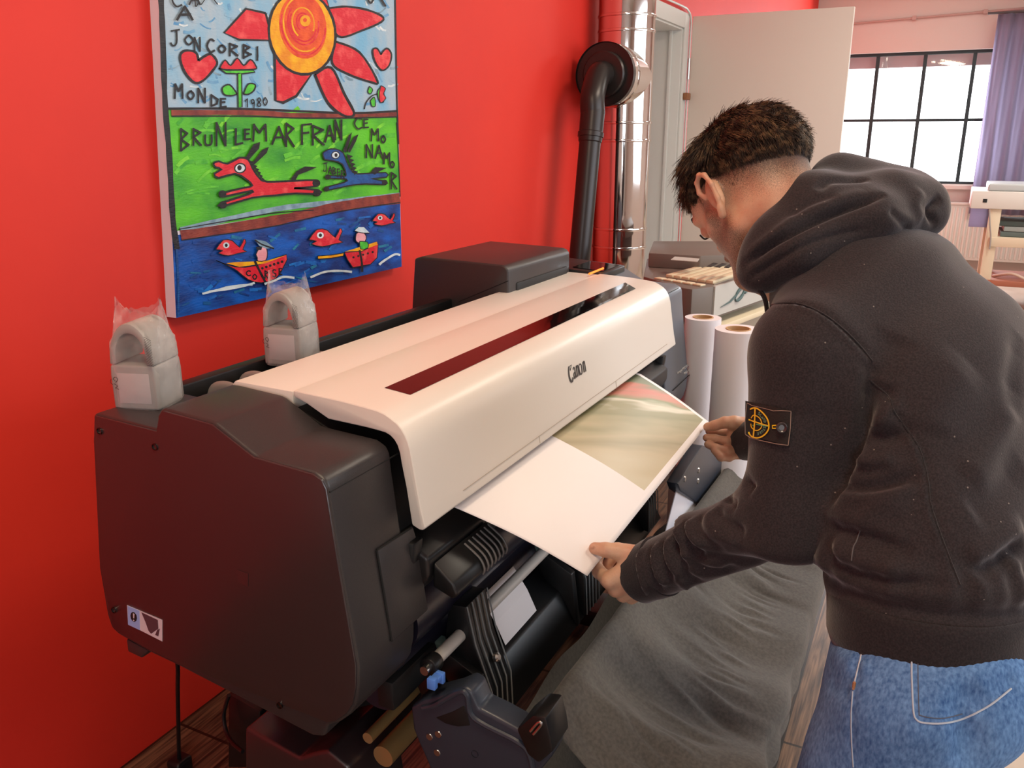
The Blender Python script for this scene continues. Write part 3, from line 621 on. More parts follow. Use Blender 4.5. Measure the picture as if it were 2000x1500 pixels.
# part lines on the front of the left unit and the inset hatch
fy = .644
M_GAP = mat('dark_gap', rgb(6, 6, 7), .8)
def onfront(u, v):
    # front surface of the left unit: plane through the profile points (645,990) and (699,1298)
    a = px(645, 990); b = px(699, 1298); n = np.cross(b - a, (1, 0, 0)); return PP(u, v, a, n), n / np.linalg.norm(n)
def fline(u0, v0, u1, v1, w=.0012):
    a, n = onfront(u0, v0); b, _ = onfront(u1, v1)
    if n[1] > 0: n = -n
    return MB().tube([a + n * .0002, b + n * .0002], w, 6)
fline(643, 961, 779, 885).build('part_line', M_GAP, pn)
hatch_px = [(735, 1075), (803, 1030), (812, 1060), (832, 1190), (764, 1251)]
hp = [onfront(u, v)[0] for u, v in hatch_px]; nn_ = onfront(735, 1075)[1]; nn_ = nn_ if nn_[1] < 0 else -nn_
MB().prism([p + nn_ * .0035 for p in hp], -nn_ * .006).build('front_hatch', M_BODY, pn, .0012)
mbh = MB()
for i in range(5): mbh.tube([hp[i] + nn_ * .0006, hp[(i+1) % 5] + nn_ * .0006], .0018, 6)
mbh.build('hatch_gap', M_GAP, pn)
# screws holes on the side panel
for u, v in ((194, 842), (302, 873), (222, 1192), (546, 1378)):
    c = px(u, v, X0 - .003)
    MB().lathe([(0, .0005), (.0042, .0005), (.0042, -.001), (.0052, -.001), (.0052, .001)], c, axis=(1, 0, 0), n=20).build('screw', mat('screw_steel', rgb(90, 88, 86), .25, 1), pn)
sq = [px(463, 1112, X0 - .0027), px(485, 1120, X0 - .0027), px(485, 1145, X0 - .0027), px(465, 1137, X0 - .0027)]
MB().prism(sq, (-.0005, 0, 0)).build('embossed_square', M_PANEL, pn)
# warning sticker
st = empty('warning_sticker'); st.parent = pn; st['label'] = 'white and blue warning sticker'
def stq(pts, m, d, name):
    MB().prism([px(u, v, X0 - .003 - d) for u, v in pts], (.0003, 0, 0)).build(name, m, st, smooth=False)
stq([(248, 1182), (317, 1211), (317, 1253), (250, 1219)], mat('sticker_white', rgb(214, 206, 212), .4), 0, 'sticker_face')
stq([(249, 1183), (272, 1193), (273, 1231), (250, 1220)], mat('sticker_blue', rgb(150, 182, 236), .4), .0003, 'blue_field')
stq([(261 + 6.4 * math.cos(a * .3142 * 2), 1205 + 9.5 * math.sin(a * .3142 * 2) + 2.5 * math.cos(a * .6284)) for a in range(10)], M_DARK, .0006, 'warning_disc')
stq([(259.5, 1198), (262.5, 1199.4), (261.8, 1208), (260.2, 1207.4)], mat('sticker_white', None or rgb(1, 1, 1)), .0009, 'exclamation_stroke')
stq([(260, 1210.2), (262, 1211), (262, 1213.6), (260, 1212.8)], mat('sticker_white', None or rgb(1, 1, 1)), .0009, 'exclamation_dot')
stq([(276, 1196), (308, 1211), (309, 1228), (295, 1238), (290, 1232), (284, 1215)], mat('sticker_dark', rgb(84, 60, 68), .5), .0003, 'picture_patch')
stq([(303, 1240), (307, 1230), (312, 1228), (309, 1243)], mat('sticker_dark', rgb(84, 60, 68), .5), .0003, 'picture_line')
# rear lower bracket
MB().prism([px(246, 1248), px(290, 1272), px(276, 1286), px(249, 1273)], (.1, 0, 0)).build('rear_bracket', M_BODY, pn, .003)
# top surface seam on the left unit
# rear recess for rolls behind the cover
MB().box((XA - .01, .955, .80), (XB_ + .12, 1.045, .952)).build('rear_roll_housing', M_DARK, pn, .01)
MB().box((XA - .02, 1.050, .80), (1.9, 1.075, 1.002)).build('rear_rail', M_BLACK, pn, .004)
for u, v in ((375, 762), (436, 742), (502, 717), (560, 702)):
    c = P(u, v, 'z', .975)
    mbq = MB().tube(arc([(c[0], 1.05, .95), (c[0], 1.035, .982), (c[0], 1.0, .990), (c[0], .965, .975), (c[0], .95, .95)]), .011, 10, flat=.35); mbq.build('guide_roller', mat('silver_grey_clip', rgb(150, 144, 138), .4), pn)
# inner body under the cover
mb = MB().prism([(XA + .002, .66, .80), (XA + .002, .68, .95), (XA + .002, .80, 1.0), (XA + .002, .92, 1.02), (XA + .002, 1.0, .96), (XA + .002, 1.04, .66), (XA + .002, .75, .62)], (XB_ - XA - .004, 0, 0)); mb.build('inner_body', M_DARK, pn, .004)
# fixed rear top plate
hng = P(572.5, 765, 'x', XA); bck = P(459, 744, 'x', XA)
zt_ = hng[2]
mb = MB().prism([(XA, hng[1] + .0012, zt_), (XA, bck[1], bck[2]), (XA, bck[1] + .006, bck[2] - .006), (XA, bck[1] + .006, bck[2] - .03), (XA, hng[1] + .0012, zt_ - .03)], (XB_ - XA, 0, 0)); mb.build('rear_top_plate', M_WHITEPL, pn, .0015)
# front cover
upper = [(572.8, 762.4), (620, 772.5), (666.7, 782.7), (705, 793), (735, 801.5), (750, 808), (762.7, 816.8), (775, 827), (784, 838), (791, 850), (796.8, 863.7), (801.5, 880), (805.4, 902), (814, 950), (822.4, 996), (831, 1032)]
lower = [(825, 1036.8), (818, 1035), (804, 1026), (792.6, 953), (783, 905), (779.8, 885), (775, 870), (769, 859.5), (761, 851), (752, 845.6), (735, 840.5), (713.6, 835), (641, 819), (600, 790), (571.7, 774)]
cov = [px(u, v, XA - .002) for u, v in upper + lower]
MB().prism(cov, (XB_ - XA + .002, 0, 0)).build('front_cover', M_WHITEPL, pn, .0028, 3, ang=20)
ca = [px(u, v, XA - .002) for u, v in upper]
# window strip in the cover top
na = np.cross(ca[2] - ca[0], (1, 0, 0)); na = na / np.linalg.norm(na); na = na if na[2] > 0 else -na
strip_px = [(750.5, 757), (800, 767.5), (1239, 556.5), (1195, 554)]
def onsurf(pts, p0, n, off): return [PP(u, v, p0 + n * off, n) for u, v in pts]
c0 = ca[1]
yA = PP(751, 757, c0, na)[1]; yB = PP(801, 767.5, c0, na)[1]
xl_a = PP(751, 757, c0, na)[0]; xr_a = PP(1200, 553, c0, na)[0]
def prof_z(y):
    pts = sorted([(p[1], p[2]) for p in ca]); ys = [p[0] for p in pts]; zs = [p[1] for p in pts]; return float(np.interp(y, ys, zs))
ys_ = np.linspace(yA, yB, 8); xl = np.interp(ys_, [yB, yA], [PP(801, 767.5, c0, na)[0], xl_a]); 
XR1, XR2 = 2.035, 1.985
vs = []; fs = []
for i, y in enumerate(ys_):
    t_ = (y - yA) / (yB - yA)
    vs += [(xl_a + (PP(801, 767.5, c0, na)[0] - xl_a) * t_, y, prof_z(y) + .0006), (XR2 + (XR1 - XR2) * (1 - t_) , y, prof_z(y) + .0006)]
for i in range(7): fs.append((2*i, 2*i+1, 2*i+3, 2*i+2))
o = from_data('viewing_window', vs, fs, M_GLOSSB, pn)
# front face frame: part line along the lower edge of the cover + small ticks
fa, fb = ca[-3], ca[-1]; nf = np.cross(fb - fa, (1, 0, 0)); nf /= np.linalg.norm(nf); nf = nf if nf[1] < 0 else -nf
def onface(u, v, off=.0004): return PP(u, v, fa + nf * off, nf)
M_LINE = mat('cover_seam', rgb(176, 160, 146), .6)
mb = MB()
mb.tube([onface(905, 958, .0002), onface(1303, 672, .0002)], .0005, 5); mb.tube([onface(1053, 851, .0002), onface(1055, 866, .0002)], .0005, 5); mb.tube([onface(1203, 744, .0002), onface(1204, 757, .0002)], .0005, 5)
mb.build('cover_seam', M_LINE, pn)
# lettering on the cover
def text_on(body, name, p_l, p_r, h, n, m, shear=0, off=.0, parent=pn, ext=.0006, bold=0, spacing=1.0, sx=1.0):
    cu = bpy.data.curves.new(name, 'FONT'); cu.body = body; cu.size = 1; cu.shear = shear; cu.offset = bold; cu.space_character = spacing
    o = bpy.data.objects.new(name, cu); COL.objects.link(o); cu.materials.append(m)
    bpy.context.view_layer.update()
    wd = o.dimensions.x; L = np.linalg.norm(p_r - p_l); s_ = L / wd; sy = h / .70
    xa = Vector((p_r - p_l) / L); za = Vector(n).normalized(); ya = za.cross(xa).normalized()
    o.matrix_world = Matrix.Translation(Vector(p_l)) @ Matrix((xa * s_, ya * sy, za)).transposed().to_4x4()
    cu.extrude = ext
    bpy.context.view_layer.update()
    dg = bpy.context.evaluated_depsgraph_get(); me = bpy.data.meshes.new_from_object(o.evaluated_get(dg)); mw = o.matrix_world.copy()
    bpy.data.objects.remove(o); me.transform(mw); me.materials.clear()
    return link(name, me, m, parent)
lp, rp = onface(1111, 743), onface(1146, 727)
zc_ = (lp[2] + rp[2]) / 2; yc_ = (lp[1] + rp[1]) / 2
lp = np.array([lp[0], yc_, zc_]); rp = np.array([rp[0], yc_, zc_])
M_INK = mat('black_lettering', rgb(40, 38, 38), .4)
# letters of the maker's name drawn as thick and thin strokes
def logo():
    xa = np.array([1., 0, 0]); ya = np.cross(nf, xa); ya = ya if ya[2] > 0 else -ya
    W = rp[0] - lp[0]; h = W * .30; ox = lp + nf * .0009
    mb = MB()
    def st(pts, w):
        pts = arc(pts, 5); pts = [np.array(p) for p in pts]; k = len(pts)
        L = []; R = []
        for i, p in enumerate(pts):
            t = pts[min(i+1, k-1)] - pts[max(i-1, 0)]; a = math.atan2(t[1], t[0])
            ww = w * (.35 + .65 * abs(math.sin(a))) / 2
            n_ = np.array([-math.sin(a), math.cos(a)]); L.append(p + n_ * ww); R.append(p - n_ * ww)
        f = lambda q: ox + xa * (q[0] * W) + ya * (q[1] * W)
        mb.add([f(q) for q in L + R], [(i, i+1, k+i+1, k+i) for i in range(k-1)])
    st([(.23, .30), (.17, .36), (.08, .30), (.035, .14), (.07, .01), (.15, -.03), (.22, .04)], .075)
    st([(.175, .36), (.13, .22), (.22, .29)], .03)
    for x in (.27,):   # a
        st([(x + .01, .20), (x + .06, .24), (x + .10, .2), (x + .10, .08), (x + .12, .01), (x + .14, .02)], .055); st([(x + .10, .13), (x + .03, .11), (x + .01, .05), (x + .04, 0), (x + .10, .06)], .05)
    for x in (.44, .83):   # n
        st([(x, .23), (x + .02, .21), (x + .02, .0)], .06); st([(x + .02, .18), (x + .07, .235), (x + .11, .2), (x + .11, .0)], .06)
    st([(.665, .235), (.61, .2), (.60, .11), (.62, .03), (.675, .0)], .06); st([(.675, .235), (.74, .2), (.75, .11), (.73, .03), (.675, .0)], .06)
    # second n between a-n-n-o-n has its own strokes in the logotype: a n o n
    return mb.build('maker_lettering', M_INK, pn, smooth=False)
lo_ = logo()
# right side unit: same section as the left one, slate grey
offy = -.0
rs = [np.array([XB_ + .002, p[1], p[2]]) for p in side if True]
MB().prism(rs, (X1 - XB_, 0, 0)).build('right_side_unit', M_GREYPL, pn, .007, 3)
aR = side[12]; bR = side[14]
fn_ = nn_
def onR(u, v, off=.0006): return PP(u, v, aR + fn_ * off, fn_)
q0, q1 = onR(1324, 728), onR(1349, 711); 
M_LET = mat('pale_lettering', rgb(190, 190, 190), .5)
text_on('imagePROGRAF', 'model_lettering', onR(1323, 731), onR(1349, 712), .0075, fn_, M_LET)
text_on('PRO-4000', 'model_lettering', onR(1336, 733), onR(1350, 722), .0075, fn_, M_LET)
MB().tube([onR(1314, 763), onR(1357, 722)], .0012, 6).build('part_line', M_GAP, pn); MB().tube([onR(1302, 574), onR(1325, 563)], .001, 6).build('part_line', M_GAP, pn)
# printhead tower on top
tz0, tz1 = 1.018, 1.094
ty = .895
tw = [(1.752, ty, tz0), (1.752, ty, tz1 - .012), (1.752, ty + .008, tz1 - .003), (1.752, ty + .018, tz1), (1.752, 1.135, tz1 + .006), (1.752, 1.155, tz1), (1.752, 1.175, .90), (1.752, 1.03, .90)]
mb = MB().prism(tw, (.365, 0, 0)); tower = mb.build('rear_tower', M_BODY, pn, .005, 3)
MB().box((1.792, ty - .004, tz0), (2.095, ty + .004, tz0 + .030)).build('tower_slot', M_DARK, tower, .006)
MB().prism([(1.752 - .0006, ty + .0, tz1 - .035), (1.7514, 1.03, tz0 - .02), (1.7514, 1.032, tz0 - .022), (1.7514, ty + .0, tz1 - .037)], (-.0003, 0, 0)).build('part_line', M_GAP, tower)
# control display at right of the tower
dp = [(2.125, .80, 1.030), (2.30, .80, 1.030), (2.30, 1.05, 1.046), (2.125, 1.05, 1.046)]
MB().prism(dp, (0, 0, -.02)).build('control_panel', M_BLACK, pn, .004)
MB().prism([(2.15, .81, 1.0315), (2.28, .81, 1.0315), (2.28, .90, 1.0372), (2.15, .90, 1.0372)], (0, 0, .0012)).build('display', M_GLOSSB, pn, smooth=False)
o1 = P(1151, 535, 'z', 1.036); o2 = P(1178, 524, 'z', 1.04)
MB().tube([o1, o2], .003, 8).build('status_light', M_ORANGE, pn)

# ---- lower front: output guide ledge, roll unit, spindle
mb = MB()
ledge = [(XA + .02, .60, .80), (XA + .02, .635, .82), (XA + .02, .70, .82), (XA + .02, .70, .74), (XA + .02, .66, .74), (XA + .02, .615, .745), (XA + .02, .600, .77)]
mb.prism(ledge, (XB_ - XA - .04, 0, 0)); mb.build('output_ledge', M_BLACK, pn, .006, 3)
# small ridged stacker flap
fx0, fx1 = 1.0, 1.09
mb = MB().prism([(fx0 - .07, .598, .79), (fx0 - .07, .565, .764), (fx0 - .07, .558, .748), (fx0 - .07, .566, .738), (fx0 - .07, .60, .75)], (.16, 0, 0)); mb.build('output_flap', M_BLACK, pn, .004, 3)
for k in range(7):
    x = 1.01 + k * .0125
    MB().tube(arc([(x, .592, .786), (x, .566, .768), (x, .5575, .752), (x, .560, .742)]), .0018, 6).build('flap_ridge', mat('grey_ridge', rgb(96, 92, 90), .5), pn)
# roll drawer: two long rounded covers
MB().tube([(XA + .03, .69, .675), (XB_ - .02, .69, .675)], .062, 40).build('upper_roll_cover', M_PURP, pn)
MB().tube([(XA + .02, .70, .565), (XB_ - .02, .70, .565)], .050, 40).build('lower_roll_cover', M_PURP, pn)
MB().prism([(XA + .0, .61, .83), (XA, .70, .83), (XA, .76, .60), (XA, .73, .56), (XA, .665, .60), (XA, .63, .70)], (.028, 0, 0)).build('drawer_end_left', M_BLACK, pn, .005)
MB().prism([(XB_ - .03, .61, .83), (XB_ - .03, .70, .83), (XB_ - .03, .76, .60), (XB_ - .03, .73, .56), (XB_ - .03, .665, .60), (XB_ - .03, .63, .70)], (.028, 0, 0)).build('drawer_end_right', M_BLACK, pn, .005)
MB().box((XA + .02, .80, .46), (XB_ - .02, .98, .62)).build('lower_body', M_DARK, pn, .01)
# spindle
ya_, za_ = .618, .606
xs_ = P(846, 1285, 'y', ya_)[0]
sa = P(843, 1290, 'y', ya_); sb = P(1052, 1092, 'y', ya_)
za_ = (sa[2] + sb[2]) / 2
MB().tube([(sa[0], ya_, za_), (2.06, ya_, za_)], .0105, 20).build('spindle_rod', M_LIGHTROD, pn)
MB().tube([(sa[0] - .012, ya_, za_), (sa[0] + .012, ya_, za_)], .0155, 20).build('spindle_cap', M_BLACK, pn, .003)
MB().tube([(sa[0] - .022, ya_, za_), (sa[0] - .012, ya_, za_)], .0075, 16).build('spindle_tip', M_METAL, pn)
# guide brackets on the spindle (ribbed, leaning), positions taken along the rod
def guide(x0, wdt, sc=1.0):
    g = empty('output_guide'); g.parent = pn
    body = [(x0, ya_ - .012, za_ + .055 * sc), (x0, ya_ + .02, za_ + .052 * sc), (x0, ya_ + .03, za_ - .02), (x0, ya_ + .0, za_ - .10 * sc), (x0, ya_ - .02, za_ - .17 * sc), (x0, ya_ - .06, za_ - .18 * sc), (x0, ya_ - .055, za_ - .09 * sc), (x0, ya_ - .025, za_ - .01)]
    MB().prism(body, (wdt, 0, 0)).build('guide_body', M_BLACK, g, .003)
    for k in range(5):
        x = x0 + wdt * (k + .02) / 4.05
        MB().tube([(x, ya_ - .014, za_ + .056 * sc), (x, ya_ - .029, za_ - .01), (x, ya_ - .0585, za_ - .09 * sc), (x, ya_ - .063, za_ - .175 * sc)], .0014, 6).build('guide_rib', mat('edge_grey', rgb(120, 122, 122), .35), g)
    MB().lathe([(0, 0), (.008, 0), (.008, .006), (.005, .009), (0, .009)], (x0 + wdt * .55, ya_ - .044, za_ - .05 * sc), axis=(0, -1, .35), n=16).build('screw', M_METAL, g)
    return g
guide(1.035, .068); guide(1.44, .07, .95)
for x0 in (1.85,):
    guide(x0, .07, .9)
# back plates with curled white paper tongue seen between the guides
MB().prism([(1.02, .56, .43), (1.02, .60, .50), (1.02, .66, .53), (1.02, .70, .50), (1.02, .66, .42)], (.95, 0, 0)).build('lower_guide_plate', M_BLACK, pn, .004)
for x0 in (1.02, 1.40):
    MB().prism([(x0, .575, .545), (x0, .655, .585), (x0, .665, .575), (x0, .60, .46), (x0, .56, .43)], (.018, 0, 0)).build('guide_arm', M_BLACK, pn, .002)
    MB().box((x0 - .002, .632, .572), (x0 + .022, .662, .590)).build('arm_pad', mat('pale_green_pad', rgb(120, 150, 146), .4), pn, .002)
o = from_data('paper_tongue', [(1.17, .655, .592), (1.30, .655, .592), (1.30, .625, .55), (1.17, .625, .55), (1.17, .605, .51), (1.30, .605, .51)], [(0, 1, 2, 3), (3, 2, 5, 4)], M_PAPER, pn); o.modifiers.new('t', 'SOLIDIFY').thickness = .0006
# blue latch
bl = P(850, 1325, 'y', .60)
mb = MB().box((bl[0] - .012, .592, bl[2] - .004), (bl[0] + .012, .606, bl[2] + .004)).box((bl[0] - .018, .59, bl[2] - .008), (bl[0] - .008, .604, bl[2] + .010)).box((bl[0] + .006, .59, bl[2] - .012), (bl[0] + .014, .604, bl[2] + .006)); mb.build('blue_latch', M_BLUE, pn, .0015)
MB().box((bl[0] - .04, .650, bl[2] - .05), (bl[0] + .08, .68, bl[2] + .0)).build('latch_housing', M_DARK, pn, .004)
# cross bar (lower long black beam) and bronze tubes
MB().tube([(P(748, 1478, 'z', .40)[0], P(748, 1478, 'z', .40)[1], .40), (2.05, P(748, 1478, 'z', .40)[1], .40)], .019, 24).build('bronze_tube', M_BRASS, pn)
yb2 = P(718, 1442, 'z', .43)[1]
MB().tube([(P(718, 1442, 'z', .43)[0], yb2, .43), (2.05, yb2, .43)], .010, 16).build('bronze_tube', M_BRASS, pn)
MB().box((1.10, .66, .435), (2.12, .73, .50)).build('cross_beam', M_BLACK, pn, .006)
# basket front arm, left: navy housing
XL_ = .93
bk_px = [(801, 1381), (826, 1366), (880, 1352), (905, 1341), (922, 1352), (935, 1385), (975, 1405), (1010, 1425), (1040, 1432), (1079, 1452), (1078, 1478), (1052, 1510), (1020, 1540), (850, 1540), (838, 1500), (816, 1450), (806, 1425)]
arm = MB().prism([px(u, v, XL_) for u, v in bk_px], (.045, 0, 0)).build('basket_arm_left', M_NAVY, pn, .006, 3)
MB().tube(arc([px(826, 1382, XL_ - .001), px(850, 1376, XL_ - .001), px(895, 1352, XL_ - .001), px(912, 1358, XL_ - .001), px(926, 1402, XL_ - .001), px(1010, 1448, XL_ - .001), px(1032, 1470, XL_ - .001), px(1040, 1500, XL_ - .001)]), .0045, 8).build('moulded_rib', M_NAVY, arm)
MB().prism([px(u, v, XL_ - .0012) for u, v in ((850, 1402), (884, 1390), (906, 1378), (912, 1392), (918, 1418), (894, 1420), (870, 1414))], (.004, 0, 0)).build('grip_recess', M_DARK, arm, .002)
for u, v in ((838, 1440), (855, 1435), (853, 1471), (927, 1473)):
    c = px(u, v, XL_ - .001)
    MB().lathe([(0, 0), (.0055, 0), (.0075, .004)] if u < 900 else [(.006, 0), (.006, .003)], c, axis=(1, 0, 0), n=14).build('screw', M_METAL if u < 900 else M_DARK, arm)
blk = [px(u, v, XL_ - .01) for u, v in ((1008, 1425), (1040, 1398), (1066, 1402), (1075, 1440), (1080, 1468), (1052, 1492), (1030, 1475))]
MB().prism(blk, (.06, 0, 0)).build('rod_clamp', M_BLACK, arm, .004)
MB().tube(arc([px(1036, 1428, XL_ - .013), px(1050, 1412, XL_ - .013), px(1056, 1411, XL_ - .013), px(1056, 1417, XL_ - .013), px(1042, 1434, XL_ - .013)]), .0022, 8).build('wire_clip', M_METAL, arm)
# stand: left foot box, column, cable loop
fb_px = [(478, 1421), (585, 1481), (610, 1472), (640, 1466), (680, 1500), (700, 1620), (478, 1620)]
MB().prism([px(u, v, .90) for u, v in fb_px], (.14, 0, 0)).build('stand_foot_left', M_PANEL, pn, .006, 3)
MB().box((.98, .86, .02), (1.06, .99, .60)).build('stand_column_left', M_BLACK, pn, .006)
MB().box((2.02, .86, .02), (2.10, .99, .60)).build('stand_column_right', M_BLACK, pn, .006)
MB().box((.96, .30, .03), (1.08, 1.12, .085)).build('stand_base_left', M_BLACK, pn, .01)
MB().box((2.00, .30, .03), (2.12, 1.12, .085)).build('stand_base_right', M_BLACK, pn, .01)
for xx in (1.02, 2.06):
    for yy in (.36, 1.06):
        MB().tube([(xx - .02, yy, .022), (xx + .02, yy, .022)], .022, 20).build('caster', M_DARK, pn)
MB().box((1.06, .90, .10), (2.02, .93, .40)).build('stand_cross_panel', M_BLACK, pn, .004)
MB().tube(arc([px(447, 1358, 1.0), px(437, 1395, 1.0), px(442, 1430, .99), px(455, 1452, .97), px(474, 1468, .95)]), .004, 8).build('cable_loop', M_BLACK, pn)
MB().prism([px(445, 1355, 1.02), px(508, 1390, 1.02), px(508, 1500, 1.02), px(445, 1500, 1.02)], (.05, 0, 0)).build('stand_upright', M_BLACK, pn, .004)
# right basket arm with three screws
ra = [P(u, v, 'y', .47) for u, v in ((1325, 945), (1350, 905), (1372, 870), (1400, 875), (1432, 900), (1400, 945), (1372, 990), (1330, 960))]
raa = MB().prism(ra, (0, .03, 0)).build('basket_arm_right', M_NAVY, pn, .004)
for u, v in ((1366, 919), (1339, 936), (1365, 940)):
    MB().lathe([(0, 0), (.006, 0), (.0085, .005)], P(u, v, 'y', .467), axis=(0, 1, 0), n=14).build('screw', M_METAL, raa)

# ---- media basket cloth hung from the front rod
ry, rz = .452, .520
MB().tube([(.955, ry, rz + .002), (1.03, ry, rz + .002)], .011, 16).build('basket_rod', M_LIGHTROD, pn)
M_CLOTH = mat('grey_brown_basket_cloth', rgb(84, 80, 74), .85, noise=(160, rgb(68, 64, 60), .35, .65), bump=(700, .35, 2, .001), sheen=.15)
nx, ns = 440, 76
xs = np.linspace(1.0, 2.42, nx)
prof = arc([(.466, .512), (.463, .530), (.452, .537), (.438, .529), (.41, .495), (.33, .442), (.25, .415), (.175, .402), (.155, .385), (.157, .33), (.20, .20), (.27, .12), (.40, .09)], 6)
prof = np.array(prof); sl = np.r_[0, np.cumsum(np.hypot(*np.diff(prof, axis=0).T))]; tt = np.linspace(0, sl[-1], ns); prof = np.c_[np.interp(tt, sl, prof[:, 0]), np.interp(tt, sl, prof[:, 1])]
rng = np.random.RandomState(5)
waves = []
for k in range(40):
    waves.append((rng.uniform(1.0, 2.35), rng.uniform(.10, .30), rng.uniform(.012, .03), rng.uniform(.003, .009) * rng.choice([-1, 1]), rng.uniform(-.35, .35), rng.uniform(.03, .09)))
for k in range(46):
    waves.append((1.03 + k * .030 + rng.uniform(-.01, .01), rng.uniform(.20, .27), rng.uniform(.007, .012), rng.uniform(.003, .0065) * rng.choice([-1, 1]), rng.uniform(-.25, .1), rng.uniform(.02, .045)))
vs = []
for i, x in enumerate(xs):
    for j in range(ns):
        s_ = tt[j]; d = 0
        for (xc, sc_, w_, am, sk_, sw) in waves:
            q = (x - xc - sk_ * (s_ - sc_)) / w_; r_ = (s_ - sc_) / sw
            if abs(q) < 3 and abs(r_) < 3: d += am * math.exp(-q * q - r_ * r_)
        # diagonal drapes near the left
        d += .018 * math.sin((x - 1.0) * 26 - s_ * 9) * math.exp(-((x - 1.25) / .45) ** 2) * min(1, max(0, s_ - .03) / .1) * .55
        d += -.0025 * math.exp(-((s_ - .235) / .003) ** 2)
        j0 = max(j - 1, 0); j1 = min(j + 1, ns - 1); t = prof[j1] - prof[j0]; t /= np.hypot(*t); nr = np.array([t[1], -t[0]])
        nr = nr if nr[1] > 0 or j > ns * .5 else -nr
        vs.append((x, prof[j][0] + nr[0] * d, prof[j][1] + nr[1] * d - .033 * (x - 1.03) - .012 * math.sin(math.pi * (x - 1.0) / 1.42) * min(1, s_ / .15)))
fs = [(i * ns + j, (i + 1) * ns + j, (i + 1) * ns + j + 1, i * ns + j + 1) for i in range(nx - 1) for j in range(ns - 1)]
o = from_data('basket_cloth', vs, fs, M_CLOTH, pn, True); o.modifiers.new('t', 'SOLIDIFY').thickness = .0015
# hanging rear flap of the basket cloth, behind the spindle
M_CLOTH2 = M_CLOTH
vs = []; fs = []
for i in range(80):
    x = 1.0 + 1.1 * i / 79
    for j in range(20):
        t_ = j / 19; vs.append((x, .55 - .12 * t_ + .012 * math.sin(x * 30 + t_ * 3) * t_, .42 - .34 * t_ + .01 * math.sin(x * 21)))
fs = [(i * 20 + j, (i + 1) * 20 + j, (i + 1) * 20 + j + 1, i * 20 + j + 1) for i in range(79) for j in range(19)]
from_data('basket_cloth_rear', vs, fs, M_CLOTH, pn, True)
recenter(pn, (1.5, .8, 0))

# white sheet standing between printer and basket
tag(MB().prism([P(1324, 948, 'y', .485), P(1372, 962, 'y', .475), P(1350, 1030, 'y', .475), P(1296, 1056, 'y', .48)], (0, .002, 0)).build('loose_sheet', M_ROLL), 'white sheet of paper tucked between the printer and the basket cloth', 'paper')

# power cable
pc = thing('power_cable', 'thin black power cable hanging behind the printer down to the wooden floor', 'cable')
c0_, c1_ = P(347, 1300, 'x', 1.02), P(352, 1485, 'x', 1.09)
c1_ = P(350, 1483, 'z', .035)
MB().tube(arc([c0_ + [0, 0, .06], c0_, P(347, 1345, 'y', (c0_[1] * .75 + c1_[1] * .25)), P(348, 1400, 'y', (c0_[1] + c1_[1]) / 2), P(349, 1450, 'y', (c0_[1] * .2 + c1_[1] * .8)), c1_]), .0045, 10).build('cord', M_BLACK, pc)
MB().box((c1_[0] - .022, c1_[1] - .02, .0), (c1_[0] + .022, c1_[1] + .02, .04)).build('plug', M_BLACK, pc, .008, 3)
recenter(pc, (float(c1_[0]), float(c1_[1]), 0))

# ---------------------------------------------------------------- wrapped grey handles standing at the back of the printer
M_GH = mat('pale_grey_plastic', rgb(158, 152, 147), .45)
M_FILM = bpy.data.materials.new('clear_film'); M_FILM.use_nodes = True
_nt = M_FILM.node_tree; _t = _nt.nodes.new('ShaderNodeBsdfTransparent'); _g = _nt.nodes.new('ShaderNodeBsdfPrincipled'); _g.inputs['Base Color'].default_value = rgb(235, 232, 230); _g.inputs['Roughness'].default_value = .12; _g.inputs['Specular IOR Level'].default_value = 1
_lw = _nt.nodes.new('ShaderNodeLayerWeight'); _lw.inputs[0].default_value = .45
_mr = _nt.nodes.new('ShaderNodeMapRange'); _mr.inputs[3].default_value = .04; _mr.inputs[4].default_value = .60
_m = _nt.nodes.new('ShaderNodeMixShader'); _nt.links.new(_lw.outputs['Facing'], _mr.inputs[0]); _nt.links.new(_mr.outputs[0], _m.inputs[0])
_n = _nt.nodes.new('ShaderNodeTexNoise'); _n.inputs['Scale'].default_value = 35; _bp = _nt.nodes.new('ShaderNodeBump'); _bp.inputs['Distance'].default_value = .006; _bp.inputs['Strength'].default_value = .9
_tc = _nt.nodes.new('ShaderNodeTexCoord'); _nt.links.new(_tc.outputs['Object'], _n.inputs[0]); _nt.links.new(_n.outputs[0], _bp.inputs['Height']); _nt.links.new(_bp.outputs[0], _g.inputs['Normal'])
_nt.links.new(_t.outputs[0], _m.inputs[1]); _nt.links.new(_g.outputs[0], _m.inputs[2]); _nt.links.new(_m.outputs[0], _nt.nodes['Material Output'].inputs[0])
